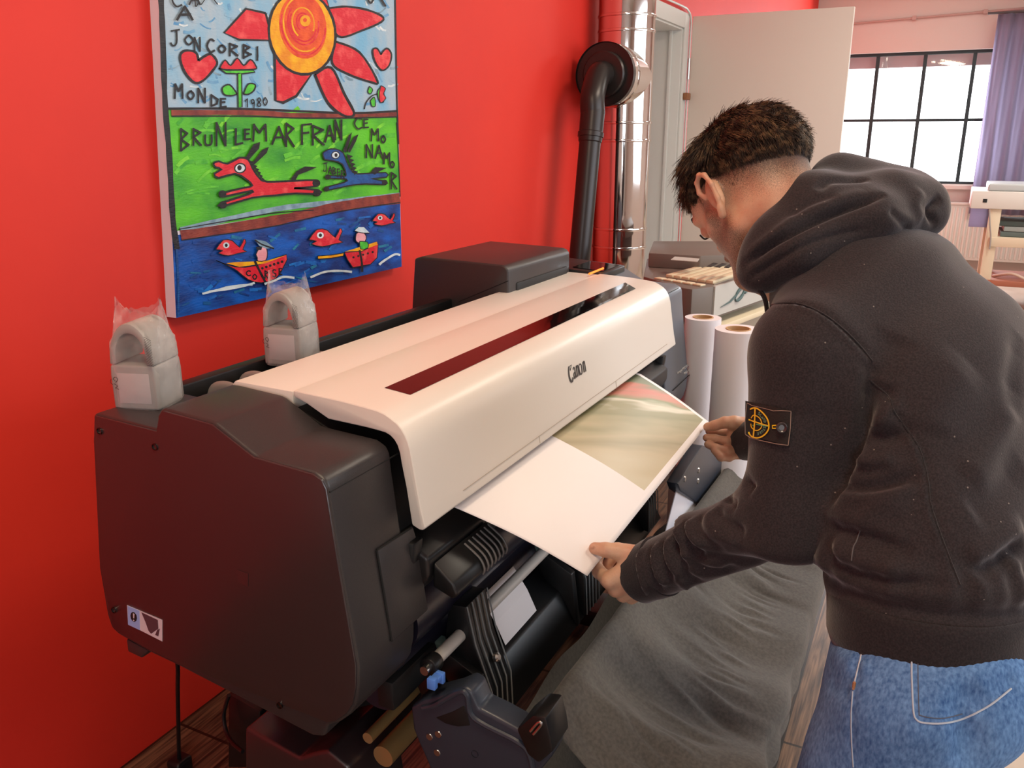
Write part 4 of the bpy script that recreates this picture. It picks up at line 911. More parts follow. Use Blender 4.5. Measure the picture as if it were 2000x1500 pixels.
def wrapped(base, rot, label, seed, sc=1.0):
    t = thing('wrapped_grey_holder', label, 'plastic holder', 'pale grey plastic holders with arched handle in clear bags')
    R = Matrix.Rotation(rot, 3, 'Z'); base = Vector(base)
    def w(y, x, z): return tuple(base + R @ Vector((x * sc, y * sc, z * sc)))   # y across the face, x away from viewer
    outer = [(-.043, 0), (.043, 0), (.043, .06), (.040, .090), (.034, .118), (.022, .132), (0, .137), (-.022, .132), (-.034, .118), (-.040, .090), (-.043, .06)]
    inner = [(-.022, .082), (.022, .082), (.024, .095), (.020, .109), (.012, .116), (0, .118), (-.012, .116), (-.020, .109), (-.024, .095)]
    D_ = .085
    # body below the hole + arch above, both as loops
    mb = MB()
    low_ = [(-.043, 0), (.043, 0), (.043, .06), (.0412, .080), (-.0412, .080), (-.043, .06)]
    mb.prism([w(a, 0, b) for a, b in low_], tuple(R @ Vector((D_ * sc, 0, 0))))
    mb.build('holder_body', M_GH, t, .004, 3)
    mb = MB(); ang = [math.pi * i / 16 for i in range(17)]
    oo = [(.0412 * math.cos(a) * (1 - .12 * math.sin(a)), .080 + .074 * math.sin(a) ** .8) for a in ang]; ii = [(.028 * math.cos(a), .082 + .054 * math.sin(a) ** .8) for a in ang]
    k = 17; vs = [w(a, 0.0, b) for a, b in oo] + [w(a, 0.0, b) for a, b in ii] + [w(a, D_, b) for a, b in oo] + [w(a, D_, b) for a, b in ii]
    fs = []
    for i in range(16): fs += [(i, i+1, k+i+1, k+i), (2*k+i, 3*k+i, 3*k+i+1, 2*k+i+1), (i, 2*k+i, 2*k+i+1, i+1), (k+i, k+i+1, 3*k+i+1, 3*k+i)]
    fs += [(0, k, 3*k, 2*k), (k-1, 3*k-1, 4*k-1, 2*k-1)]
    mb.add(vs, fs); mb.build('handle', M_GH, t, .003, 2)
    MB().prism([w(a, -.0006, b) for a, b in ((-.030, .012), (.030, .012), (.030, .066), (-.030, .066))], tuple(R @ Vector((.0005, 0, 0)))).build('recessed_panel', mat('pale_grey_inset', rgb(190, 178, 176), .4), t, .0004)
    # bag
    rs_ = np.random.RandomState(seed); n, m_ = 40, 26; vs = []
    for j in range(m_ + 1):
        z = -.001 + .172 * j / m_
        f = 1 if z < .10 else 1 - .0 * (z - .1)
        hy = .047 if z < .1 else .047 - (z - .1) * .08; hx = (D_ / 2 + .004) if z < .10 else max(.003, (D_ / 2 + .004) * (1 - min(1, (z - .10) / .082) ** 2.2))
        for i in range(n):
            a = 2 * math.pi * i / n; e = 4 if z < .12 else 2.6
            ca_, sa_ = math.cos(a), math.sin(a)
            yy = hy * np.sign(ca_) * abs(ca_) ** (2 / e); xx = hx * np.sign(sa_) * abs(sa_) ** (2 / e)
            cr2 = .0025 * rs_.randn() * (z / .17) ** 1.2 if j > 1 else 0
            zz = z + (.006 * math.sin(a * 2 + seed) + .003 * rs_.randn() if j >= m_ - 1 else 0) + .016 * (abs(ca_) ** 3) * (j / m_) ** 6
            vs.append(w(yy + cr2, D_ / 2 + xx + cr2, zz))
    fs = [(j*n + i, j*n + (i+1) % n, (j+1)*n + (i+1) % n, (j+1)*n + i) for j in range(m_) for i in range(n)]
    from_data('clear_bag', vs, fs, M_FILM, t, True)
    # small dark print on the bag
    mb = MB()
    for k in range(16):
        yy = -.036 + .001 * (k % 3); z_ = .088 + .003 * k
        mb.tube([w(-.047 + .014, -.0052, z_), w(-.047 + .002, -.0052, z_ - .006)], .0003, 4)
    mb.build('bag_print', M_DARK, t)
    mb = MB()
    for s_ in ([(.030, .052), (.034, .056), (.030, .060), (.026, .056), (.030, .050)], [(.034, .048), (.028, .044), (.032, .040), (.026, .038)], [(.038, .056), (.040, .050), (.036, .046)]):
        mb.tube(arc([w(a, -.0052, b) for a, b in s_]), .0004, 4)
    mb.build('bag_symbol', M_DARK, t)
    recenter(t, base); return t
b1 = P(262, 800, 'z', .998); b2 = P(553, 712, 'z', .998)
wrapped((b1[0] + .005, b1[1], .998 - .002), math.radians(18), 'bagged grey plastic holder on the left rear corner of the printer', 3, .84)
wrapped((b2[0], b2[1], .998 - .002), math.radians(12), 'bagged grey plastic holder behind the cream cover, below the painting', 8, .84)

# ================================================================== the printed sheet
sheet = thing('printed_sheet', 'wide white sheet with blurred greenish print coming out of the printer', 'print')
QA, QB, QC, QD = P(890, 992, 'y', .60), P(1147, 1125, 'z', .722), P(1385, 825, 'z', .722), P(1250, 730, 'y', .60)
def sheet_pt(a, b):
    """a across (0 left .. 1 right), b along (0 at the cover .. 1 front edge)"""
    L = QA + (QB - QA) * b; R = QD + (QC - QD) * b; p = L + (R - L) * a
    p = p + np.array([0, 0, .006 * math.sin(math.pi * min(max(b, 0), 1)) * (1 - .3 * a)]); return p
def sheet_ab(u, v):
    pn_ = np.cross(QB - QA, QD - QA); pn_ /= np.linalg.norm(pn_)
    pt_ = PP(u, v, QA, pn_)
    # invert the bilinear map
    a, b = .5, .5
    for _ in range(20):
        f0 = (QA + (QB - QA) * b) * (1 - a) + (QD + (QC - QD) * b) * a
        Ja = (QD + (QC - QD) * b) - (QA + (QB - QA) * b); Jb = (QB - QA) * (1 - a) + (QC - QD) * a
        J = np.c_[Ja, Jb]; d, *_ = np.linalg.lstsq(J, pt_ - f0, rcond=None); a += d[0]; b += d[1]
    return a, b
cor = [sheet_ab(*q) for q in ((1070, 862), (1270, 950), (1370, 821), (1252, 734))]
a_l0, b_0 = cor[0]; a_l1, b_1 = cor[1]
n1, n2 = 120, 40
aa = np.linspace(0, 1, n1 + 1); bb = np.linspace(-.45, 1, n2 + 1)
al = (a_l0 + a_l1) / 2; bf = (cor[1][1] + cor[2][1]) / 2; ar = .985
aa[np.argmin(abs(aa - al))] = al; bb[np.argmin(abs(bb - bf))] = bf; aa[np.argmin(abs(aa - ar))] = ar
vs = [sheet_pt(a, b) if b > 0 else sheet_pt(a, 0) + np.array([0, -.17 * b * 1.0, -.02 * b]) for b in bb for a in aa]
fs = []; mi = []
for j in range(n2):
    for i in range(n1):
        k = j * (n1 + 1) + i; fs.append((k, k + 1, k + n1 + 2, k + n1 + 1)); mi.append(1 if (al - 1e-6 <= aa[i] and aa[i+1] <= ar + 1e-6 and bb[j+1] <= bf + 1e-6) else 0)
mpr = bpy.data.materials.new('blurred_print'); mpr.use_nodes = True; nt = mpr.node_tree; b = nt.nodes['Principled BSDF']; b.inputs['Roughness'].default_value = .36; b.inputs['Specular IOR Level'].default_value = .4
tc = nt.nodes.new('ShaderNodeTexCoord'); mp = nt.nodes.new('ShaderNodeMapping'); _d = PP(1330, 872, QA, np.cross(QB - QA, QD - QA)) - PP(1120, 862, QA, np.cross(QB - QA, QD - QA)); mp.vector_type = 'TEXTURE'; mp.inputs['Rotation'].default_value = (0, 0, math.atan2(_d[1], _d[0])); mp.inputs['Scale'].default_value = (.42, .05, 50)
n = nt.nodes.new('ShaderNodeTexNoise'); n.inputs['Scale'].default_value = 1.0; n.inputs['Detail'].default_value = 2.5
cr = nt.nodes.new('ShaderNodeValToRGB'); e = cr.color_ramp.elements
e[0].position = 0; e[0].color = rgb(104, 108, 84); e[1].position = 1; e[1].color = rgb(200, 186, 156)
for pos, c in ((.10, (122, 126, 92)), (.15, (196, 112, 92)), (.19, (190, 120, 96)), (.23, (128, 132, 88)), (.27, (214, 204, 182)), (.31, (150, 142, 104)), (.42, (142, 136, 96)), (.54, (182, 166, 128)), (.66, (160, 146, 108)), (.80, (190, 172, 136))):
    x = e.new(pos); x.color = rgb(*c)
_d3 = _d / np.linalg.norm(_d[:2]); _pp = np.array([-_d3[1], _d3[0], 0.]); _pn = np.cross(QB - QA, QD - QA)
_y0 = float(PP(1250, 742, QA, _pn) @ _pp); _y1 = float(PP(1262, 945, QA, _pn) @ _pp)
_dt = nt.nodes.new('ShaderNodeVectorMath'); _dt.operation = 'DOT_PRODUCT'; _dt.inputs[1].default_value = tuple(_pp)
_mr = nt.nodes.new('ShaderNodeMapRange'); _mr.inputs[1].default_value = _y0; _mr.inputs[2].default_value = _y1; _mr.clamp = False
_ma = nt.nodes.new('ShaderNodeMath'); _ma.operation = 'MULTIPLY_ADD'; _ma.inputs[1].default_value = .50
_sb = nt.nodes.new('ShaderNodeMath'); _sb.operation = 'SUBTRACT'; _sb.inputs[1].default_value = .25
nt.links.new(tc.outputs['Object'], mp.inputs[0]); nt.links.new(mp.outputs[0], n.inputs[0]); nt.links.new(tc.outputs['Object'], _dt.inputs[0]); nt.links.new(_dt.outputs['Value'], _mr.inputs[0])
nt.links.new(n.outputs[0], _ma.inputs[0]); nt.links.new(_mr.outputs[0], _ma.inputs[2]); nt.links.new(_ma.outputs[0], _sb.inputs[0]); nt.links.new(_sb.outputs[0], cr.inputs[0]); nt.links.new(cr.outputs[0], b.inputs['Base Color'])
o = from_data('sheet_paper', vs, fs, [M_PAPER, mpr], sheet, True, mi)
o.modifiers.new('t', 'SOLIDIFY').thickness = .0005
recenter(sheet, QA)

# ceiling lamps (unseen fixtures; those away from the printer are added)
for i, (x, y, sx, sy) in enumerate(((.35, .35, .5, .5), (3.2, -.6, 1.2, .6), (6.8, -.9, 1.2, .6))):
    t = thing('ceiling_lamp', 'flat white ceiling lamp ' + ('above the printer', 'added in the middle of the room', 'added near the far window')[i], 'lamp', 'flat ceiling lamps')
    MB().box((x - sx/2, y - sy/2, 2.875), (x + sx/2, y + sy/2, 2.9)).build('lamp_housing', M_CEIL, t, .004)
    recenter(t, (x, y, 2.9))
# ================================================================== smooth body surfaces
def smin(a, b, k):
    h = np.clip(.5 + .5 * (b - a) / k, 0, 1); return b * (1 - h) + a * h - k * h * (1 - h)
def capsule(p, a, b, ra, rb, S=None, k=1.0):
    """tapered round limb; with S (unit axis) and k it is k times wider along S"""
    a = np.array(a, float); b = np.array(b, float)
    if S is not None:
        S = np.array(S, float)
        def q(x): return x + np.outer(x @ S, S) * (1 / k - 1) if x.ndim == 2 else x + S * (x @ S) * (1 / k - 1)
        p = q(p); a = q(a); b = q(b)
    ab = b - a; t = np.clip(((p - a) @ ab) / (ab @ ab + 1e-12), 0, 1)
    return np.linalg.norm(p - a - t[:, None] * ab, axis=1) - (ra + (rb - ra) * t)
def ellipsoid(p, c, R, r):
    q = (p - np.array(c)) @ np.array(R).T; r = np.array(r); k0 = np.linalg.norm(q / r, axis=1); k1 = np.linalg.norm(q / r**2, axis=1) + 1e-9
    return k0 * (k0 - 1) / k1
def surfnet(fn, lo, hi, h):
    lo = np.array(lo, float); hi = np.array(hi, float); n = np.ceil((hi - lo) / h).astype(int) + 1
    ax = [lo[i] + h * np.arange(n[i]) for i in range(3)]
    F = np.empty(n)
    for i in range(n[0]):
        Y, Z = np.meshgrid(ax[1], ax[2], indexing='ij'); pts = np.c_[np.full(Y.size, ax[0][i]), Y.ravel(), Z.ravel()]
        F[i] = fn(pts).reshape(n[1], n[2])
    s = F < 0
    c = n - 1; cnt = np.zeros(c, int); acc = np.zeros(tuple(c) + (3,)); num = np.zeros(c)
    off = [(i, j, k) for i in (0, 1) for j in (0, 1) for k in (0, 1)]
    def sub(A, o): return A[o[0]:o[0] + c[0], o[1]:o[1] + c[1], o[2]:o[2] + c[2]]
    for o in off: cnt += sub(s, o)
    act = (cnt > 0) & (cnt < 8)
    for o in off:
        for d in range(3):
            if o[d] == 0:
                o2 = list(o); o2[d] = 1; A, B = sub(F, o), sub(F, o2); m = act & (sub(s, o) != sub(s, o2))
                t = A[m] / (A[m] - B[m]); v = np.tile(np.array(o, float), (t.size, 1)); v[:, d] += t
                acc[m] += v; num[m] += 1
    idx = -np.ones(c, int); I = np.argwhere(act); idx[act] = np.arange(len(I))
    V = lo + h * (I + acc[act] / num[act][:, None])
    Q = []
    for d in range(3):
        e1, e2 = [(1, 2), (2, 0), (0, 1)][d]
        o2 = [0, 0, 0]; o2[d] = 1
        sh = list(n); sh[d] -= 1
        A = s[:sh[0], :sh[1], :sh[2]]; B = s[o2[0]:, o2[1]:, o2[2]:]
        M = A != B; E = np.argwhere(M); E = E[(E[:, e1] > 0) & (E[:, e2] > 0) & (E[:, e1] < c[e1]) & (E[:, e2] < c[e2])]
        a = E.copy(); b = E.copy(); b[:, e1] -= 1; cc = b.copy(); cc[:, e2] -= 1; dd = E.copy(); dd[:, e2] -= 1
        q = np.stack([idx[tuple(x.T)] for x in (a, b, cc, dd)], 1); fl = A[tuple(E.T)]
        q[~fl] = q[~fl][:, ::-1]; Q.append(q)
    Q = np.concatenate(Q); Q = Q[(Q >= 0).all(1)]
    return V, Q
def vnormals(V, Q):
    a, b, c, d = (V[Q[:, i]] for i in range(4)); fn_ = np.cross(c - a, d - b); N = np.zeros_like(V)
    for i in range(4): np.add.at(N, Q[:, i], fn_)
    return N / (np.linalg.norm(N, axis=1)[:, None] + 1e-12)
def relax(V, Q, it=2, lam=.5):
    E = np.concatenate([Q[:, [0, 1]], Q[:, [1, 2]], Q[:, [2, 3]], Q[:, [3, 0]]])
    for _ in range(it):
        A = np.zeros_like(V); n = np.zeros(len(V)); np.add.at(A, E[:, 0], V[E[:, 1]]); np.add.at(A, E[:, 1], V[E[:, 0]]); np.add.at(n, E[:, 0], 1); np.add.at(n, E[:, 1], 1)
        V = V + lam * (A / n[:, None] - V)
    return V
def net_obj(name, V, Q, m, parent):
    me = bpy.data.meshes.new(name); me.vertices.add(len(V)); me.vertices.foreach_set('co', V.astype(np.float32).ravel())
    me.loops.add(Q.size); me.loops.foreach_set('vertex_index', Q.astype(np.int32).ravel()); me.polygons.add(len(Q))
    me.polygons.foreach_set('loop_start', np.arange(0, Q.size, 4, dtype=np.int32)); me.polygons.foreach_set('use_smooth', np.ones(len(Q), bool))
    me.update(calc_edges=True); me.validate()
    return link(name, me, m, parent)
def bvh(V, Q): return BVHTree.FromPolygons([tuple(v) for v in V], [tuple(q) for q in Q.tolist()])
def hit(tree, u, v):
    r = Vector(ray(u, v)).normalized(); h = tree.ray_cast(Vector(CPOS), r); return (np.array(h[0]), np.array(h[1])) if h[0] is not None else (None, None)
def on_surface(tree, pts, n=10, smooth=True):
    """photo points laid on the first surface they meet -> 3D points, normals"""
    q = arc(pts, n) if smooth else pts; O = []; N = []
    for p in q:
        a, b = hit(tree, p[0], p[1])
        if a is not None: O.append(a); N.append(b)
    return np.array(O), np.array(N)
def crease(V, N, line, width, depth):
    """press (depth<0) or raise (depth>0) the cloth along a line, fading at its ends"""
    if len(line) < 2: return V
    lo = line.min(0) - 3 * width; hi = line.max(0) + 3 * width
    m = np.where(((V > lo) & (V < hi)).all(1))[0]
    if not len(m): return V
    P_ = V[m]; best = np.full(len(m), 9.); tb = np.zeros(len(m)); k = len(line) - 1
    for i in range(k):
        a, b = line[i], line[i + 1]; ab = b - a; t = np.clip(((P_ - a) @ ab) / (ab @ ab + 1e-12), 0, 1)
        d = np.linalg.norm(P_ - a - t[:, None] * ab, axis=1); w_ = d < best; best[w_] = d[w_]; tb[w_] = (i + t[w_]) / k
    fade = np.clip(np.minimum(tb, 1 - tb) * 5, .0, 1); 
    V = V.copy(); V[m] += N[m] * (depth * np.exp(-(best / width) ** 2) * fade)[:, None]; return V
# ================================================================== the man
man = thing('person', 'man in black hooded sweatshirt and blue jeans bending over the sheet he holds', 'person')
def W(u, v, d): return D(u, v, d)
S_AX = np.array([math.cos(math.radians(14)), -math.sin(math.radians(14)), 0])      # across the shoulders
def skin_mat():
    m = bpy.data.materials.new('skin'); m.use_nodes = True; nt = m.node_tree; b = nt.nodes['Principled BSDF']
    b.inputs['Roughness'].default_value = .5; b.inputs['Subsurface Weight'].default_value = .25; b.inputs['Subsurface Radius'].default_value = (.010, .004, .002); b.inputs['Subsurface Scale'].default_value = .6
    tc = nt.nodes.new('ShaderNodeTexCoord')
    n = nt.nodes.new('ShaderNodeTexNoise'); n.inputs['Scale'].default_value = 28; n.inputs['Detail'].default_value = 5
    mx = nt.nodes.new('ShaderNodeMix'); mx.data_type = 'RGBA'; mx.inputs[6].default_value = rgb(204, 164, 136); mx.inputs[7].default_value = rgb(196, 144, 118)
    r = nt.nodes.new('ShaderNodeMapRange'); r.inputs[1].default_value = .38; r.inputs[2].default_value = .66
    nt.links.new(tc.outputs['Object'], n.inputs[0]); nt.links.new(n.outputs[0], r.inputs[0]); nt.links.new(r.outputs[0], mx.inputs[0])
    at = nt.nodes.new('ShaderNodeAttribute'); at.attribute_name = 'stubble'
    vo = nt.nodes.new('ShaderNodeTexNoise'); vo.inputs['Scale'].default_value = 900; vo.inputs['Detail'].default_value = 1; nt.links.new(tc.outputs['Object'], vo.inputs[0])
    ad = nt.nodes.new('ShaderNodeMath'); ad.operation = 'ADD'; nt.links.new(at.outputs['Fac'], ad.inputs[0]); nt.links.new(vo.outputs[0], ad.inputs[1])
    r2 = nt.nodes.new('ShaderNodeMapRange'); r2.inputs[1].default_value = .62; r2.inputs[2].default_value = 1.25; r2.inputs[4].default_value = .9; nt.links.new(ad.outputs[0], r2.inputs[0])
    m2 = nt.nodes.new('ShaderNodeMix'); m2.data_type = 'RGBA'; m2.inputs[7].default_value = rgb(58, 40, 32)
    nt.links.new(mx.outputs[2], m2.inputs[6]); nt.links.new(r2.outputs[0], m2.inputs[0]); nt.links.new(m2.outputs[2], b.inputs['Base Color'])
    bp = nt.nodes.new('ShaderNodeBump'); bp.inputs['Strength'].default_value = .25; bp.inputs['Distance'].default_value = .001; n3 = nt.nodes.new('ShaderNodeTexNoise'); n3.inputs['Scale'].default_value = 260
    nt.links.new(tc.outputs['Object'], n3.inputs[0]); nt.links.new(n3.outputs[0], bp.inputs['Height']); nt.links.new(bp.outputs[0], b.inputs['Normal'])
    return m
M_SKIN = skin_mat()
# ---- head frame
yaw = math.radians(35); pit = math.radians(46)
Y0 = np.array([math.sin(yaw), math.cos(yaw), 0]); HF = math.cos(pit) * Y0 - math.sin(pit) * np.array([0, 0, 1.]); HU = math.cos(pit) * np.array([0, 0, 1.]) + math.sin(pit) * Y0; HX = np.cross(HF, HU)
HR = np.array([HX, HF, HU])
HC = W(1390, 386, 1.27); HC = HC + HX * .083 + HU * .002
HS = 1.05
def H(x, y, z): return HC + (HX * x + HF * y + HU * z) * HS
NK = W(1590, 520, 1.30)
def f_head(p):
    d = ellipsoid(p, H(0, -.012, .028), HR, (.074 * HS, .094 * HS, .084 * HS))
    d = smin(d, ellipsoid(p, H(0, .030, -.035), HR, (.060, .060, .074)), .03)
    d = smin(d, ellipsoid(p, H(0, .050, .035), HR, (.060, .045, .050)), .02)
    for s in (-1, 1):
        d = smin(d, capsule(p, H(s * .052, .005, -.052), H(s * .022, .068, -.095), .017, .017), .018)   # jaw
        d = smin(d, capsule(p, H(s * .045, .050, -.020), H(s * .058, .030, -.012), .014, .012), .014)   # cheekbone
        d = smin(d, capsule(p, H(s * .014, .088, .018), H(s * .045, .076, .018), .009, .008), .010)     # brow
    d = smin(d, capsule(p, H(-.012, .072, -.096), H(.012, .072, -.096), .017, .017), .016)              # chin
    d = smin(d, capsule(p, H(0, .086, .012), H(0, .096, -.018), .008, .011), .008)                      # nose
    for s in (-1, 1): d = smin(d, capsule(p, H(s * .012, .090, -.022), H(s * .012, .086, -.022), .007, .006), .006)
    for s in (-1, 1): d = np.maximum(d, -(np.linalg.norm(p - H(s * .031, .094, .004), axis=1) - .0125) * .8)  # eye sockets
    for s in (-1, 1): d = smin(d, np.linalg.norm(p - H(s * .031, .079, .002), axis=1) - .0125, .002)
    d = smin(d, capsule(p, H(-.018, .084, -.050), H(.018, .084, -.050), .0065, .0065), .006)            # upper lip
    d = smin(d, capsule(p, H(-.015, .082, -.062), H(.015, .082, -.062), .0065, .0065), .004)
    # ears: rim, fold and lobe
    for s in (-1, 1):
        E_ = lambda a, b, c=0: H(s * (.073 + c), -.002 + a, -.004 + b)
        ear = ellipsoid(p, E_(-.004, .002, .004), HR, (.007, .015, .028))
        rim = [(.012, .010, .006), (.014, .022, .010), (.006, .034, .013), (-.008, .036, .017), (-.019, .026, .020), (-.021, .008, .019), (-.014, -.012, .014), (-.006, -.026, .010)]
        for i in range(len(rim) - 1): ear = smin(ear, capsule(p, E_(*rim[i]), E_(*rim[i+1]), .0040, .0040), .003)
        for a, b in (((-.006, -.024, .010), (.000, -.032, .007)),): ear = smin(ear, capsule(p, E_(*a), E_(*b), .0060, .0062), .004)
        ear = smin(ear, capsule(p, E_(-.010, .022, .012), E_(-.011, -.004, .012), .003, .003), .004)
        ear = np.maximum(ear, -(ellipsoid(p, E_(-.002, .000, .016), HR, (.007, .007, .012))))
        d = smin(d, ear, .006)
    d = smin(d, capsule(p, H(0, -.030, -.045), NK, .058, .064), .03)
    d = smin(d, capsule(p, NK, W(1690, 620, 1.27), .070, .085, S_AX, 1.4), .05)
    return d
lo = np.minimum(HC, NK) - .19; hi = np.maximum(HC, NK) + .17
hv, hq = surfnet(f_head, lo, hi, .0026)
hv = relax(hv, hq, 1, .4)
# ---- hands
SH = None
def chain(p, pts, rs, k=.004):
    d = None
    for i in range(len(pts) - 1):
        c = capsule(p, pts[i], pts[i+1], rs[i], rs[i+1]); d = c if d is None else smin(d, c, k)
    return d
def sheet_depth(u, v):
    pn_ = np.cross(QB - QA, QD - QA); p_ = PP(u, v, QB, pn_ / np.linalg.norm(pn_)); return float((p_ - CPOS) @ CM[2])
sd = sheet_depth(1165, 1075)
LWR = W(1262, 1119, sd - .025)
def f_lhand(p):
    w = lambda u, v, dd: W(u, v, sd + dd)
    palm = smin(capsule(p, w(1266, 1092, -.030), w(1190, 1133, -.020), .021, .0135), capsule(p, w(1268, 1108, -.034), w(1203, 1150, -.010), .020, .0135), .012)
    palm = smin(palm, capsule(p, w(1270, 1126, -.024), w(1217, 1161, .006), .021, .0125), .012)
    palm = smin(palm, capsule(p, w(1272, 1140, -.010), w(1233, 1166, .022), .019, .0115), .012)
    palm = smin(palm, capsule(p, w(1268, 1112, .004), w(1215, 1135, .012), .018, .014), .012)
    d = palm
    d = smin(d, chain(p, [w(1258, 1088, -.026), w(1224, 1083, -.020), w(1207, 1077, -.019), w(1183, 1074, -.018), w(1162, 1071, -.013)], [.019, .0165, .0138, .0118, .0100]), .009)
    d = smin(d, chain(p, [w(1189, 1133, -.018), w(1170, 1117, .008), w(1163, 1098, .026), w(1172, 1082, .028)], [.0130, .0112, .0098, .0088]), .005)
    d = smin(d, chain(p, [w(1202, 1150, -.008), w(1184, 1132, .026), w(1184, 1106, .040), w(1196, 1090, .036)], [.0128, .0110, .0098, .0088]), .004)
    d = smin(d, chain(p, [w(1217, 1161, .008), w(1200, 1143, .040), w(1202, 1116, .050), w(1212, 1102, .042)], [.0120, .0104, .0094, .0084]), .004)
    d = smin(d, chain(p, [w(1233, 1166, .024), w(1222, 1150, .052), w(1224, 1126, .056), w(1232, 1112, .048)], [.0110, .0092, .0084, .0078]), .004)
    # nail of the thumb
    d = smin(d, ellipsoid(p, w(1157, 1067, -.0205), np.eye(3), (.0045, .0045, .003)), .002)
    d = smin(d, capsule(p, w(1262, 1118, -.020), w(1330, 1110, -.060), .030, .030), .02)
    return d
lc = W(1210, 1120, sd)
lv, lq = surfnet(f_lhand, lc - np.array([.15, .14, .12]), lc + np.array([.13, .12, .12]), .0016)
lv = relax(lv, lq, 1, .3)
rdp = sheet_depth(1378, 838)
def f_rhand(p):
    w = lambda u, v, dd: W(u, v, rdp + dd)
    d = capsule(p, w(1460, 842, -.02), w(1436, 845, -.015), .026, .020)
    d = smin(d, capsule(p, w(1462, 865, -.02), w(1436, 868, -.015), .026, .018), .015)
    d = smin(d, capsule(p, w(1462, 880, -.01), w(1438, 884, -.010), .022, .016), .015)
    d = smin(d, chain(p, [w(1452, 832, -.025), w(1434, 826, -.030), w(1416, 825, -.028), w(1396, 831, -.022), w(1382, 834, -.016)], [.022, .0165, .0135, .0118, .0102]), .006)
    d = smin(d, chain(p, [w(1436, 846, .000), w(1416, 846, .012), w(1398, 844, .014), w(1385, 842, .010)], [.0130, .0108, .0098, .0090]), .003)
    d = smin(d, chain(p, [w(1436, 862, -.016), w(1418, 862, -.024), w(1397, 857, -.020), w(1380, 855, -.008)], [.0125, .0108, .0098, .0090]), .003)
    d = smin(d, chain(p, [w(1438, 874, -.014), w(1418, 880, -.034), w(1398, 875, -.036), w(1383, 868, -.022)], [.0125, .0106, .0098, .0092]), .003)
    d = smin(d, chain(p, [w(1441, 885, -.008), w(1424, 893, -.034), w(1408, 893, -.046), w(1396, 880, -.040)], [.0115, .0100, .0092, .0088]), .003)
    d = smin(d, capsule(p, w(1458, 860, -.01), w(1500, 850, .0), .030, .032), .02)
    return d
rc_ = W(1425, 858, rdp)
rv, rq = surfnet(f_rhand, rc_ - np.array([.12, .14, .11]), rc_ + np.array([.13, .12, .11]), .0018)
rv = relax(rv, rq, 1, .3)
# ---- inner body carrying head and hands under the clothes
SPN = [W(1832, 1180, 1.12), W(1812, 1000, 1.15), W(1772, 760, 1.22), W(1700, 590, 1.27), W(1610, 480, 1.30)]
LSH, LEL, LWRS = W(1580, 690, 1.14), W(1540, 1000, 1.16), W(1262, 1118, sd - .020)
RSH = LSH + S_AX * .33 + np.array([0, .0, -.01]); RWR = W(1458, 860, rdp - .01); REL = (RSH + RWR) / 2 + np.array([.02, -.06, -.07])
HIP = W(1815, 1275, 1.11)
LK = np.array([W(1730, 1560, 1.09)[0], W(1730, 1560, 1.09)[1], .46]); LK = W(1735, 1620, 1.10)
LH_ = HIP - S_AX * .085 + np.array([0, 0, -.03]); RH_ = HIP + S_AX * .085 + np.array([0, 0, -.03])
LKn = np.array([LH_[0] + .005, LH_[1] + .07, .43]); RH_ = RH_ + np.array([.01, .03, 0]); RKn = np.array([RH_[0] + .035, RH_[1] + .055, .43])
LAn = np.array([LKn[0] - .01, LKn[1] - .05, .08]); RAn = np.array([RKn[0] + .03, RKn[1] - .06, .08])
def f_core(p):
    d = capsule(p, SPN[0], SPN[1], .10, .095, S_AX, 1.3)
    for i in range(1, 4): d = smin(d, capsule(p, SPN[i], SPN[i+1], (.095, .10, .095, .07)[i], (.095, .10, .095, .07, .06)[i+1], S_AX, 1.3), .04)
    d = smin(d, capsule(p, HIP, SPN[0], .10, .10, S_AX, 1.3), .04)
    for a, b, c in ((LSH, LEL, LWRS), (RSH, REL, RWR)):
        d = smin(d, capsule(p, SPN[3], a, .06, .05), .04); d = smin(d, capsule(p, a, b, .046, .036), .02); d = smin(d, capsule(p, b, c, .036, .028), .02)
    for a, b, c in ((LH_, LKn, LAn), (RH_, RKn, RAn)):
        d = smin(d, capsule(p, a, b, .075, .05), .03); d = smin(d, capsule(p, b, c, .05, .035), .02)
    return d
al_ = np.array(SPN + [LSH, LEL, LWRS, RSH, REL, RWR, LAn, RAn, LKn, RKn]); 
cv, cq = surfnet(f_core, al_.min(0) - .12, al_.max(0) + .12, .012)
V = np.concatenate([hv, lv, rv, cv]); Q = np.concatenate([hq, lq + len(hv), rq + len(hv) + len(lv), cq + len(hv) + len(lv) + len(rv)])
body = net_obj('body', V, Q, M_SKIN, man)
# stubble map: hair fade round the sides, beard on the jaw
loc = (hv - HC) @ HR.T / HS
st_ = np.zeros(len(V), np.float32)
x_, y_, z_ = loc.T
line = .030 + .10 * np.clip(-y_ - .02, 0, 1) * -.55           # height of the fade
fade = np.clip((z_ + .026 - (-.30) * np.clip(y_ * .0, 0, 1) + np.clip(-y_ * .60, -.03, .06)) / .072, 0, 1) * (y_ < .085)
beard = np.clip((-z_ - .012) / .025, 0, 1) * np.clip((y_ + .012) / .022, 0, 1) * np.clip((.125 + z_) / .02, .5, 1) * (y_ < .12)
sb_ = np.clip((y_ - .012) / .012, 0, 1) * np.clip((.05 - y_) / .015, 0, 1) * (z_ > -.03)
st_[:len(hv)] = np.clip(np.maximum(fade * .90, np.maximum(beard * .55, sb_ * .5)), 0, 1)
ears = (abs(x_) > .0745) & (y_ < .022) & (z_ < .04) & (y_ > -.034); st_[:len(hv)][ears] = 0
a_ = body.data.attributes.new('stubble', 'FLOAT', 'POINT'); a_.data.foreach_set('value', st_[:len(body.data.vertices)])
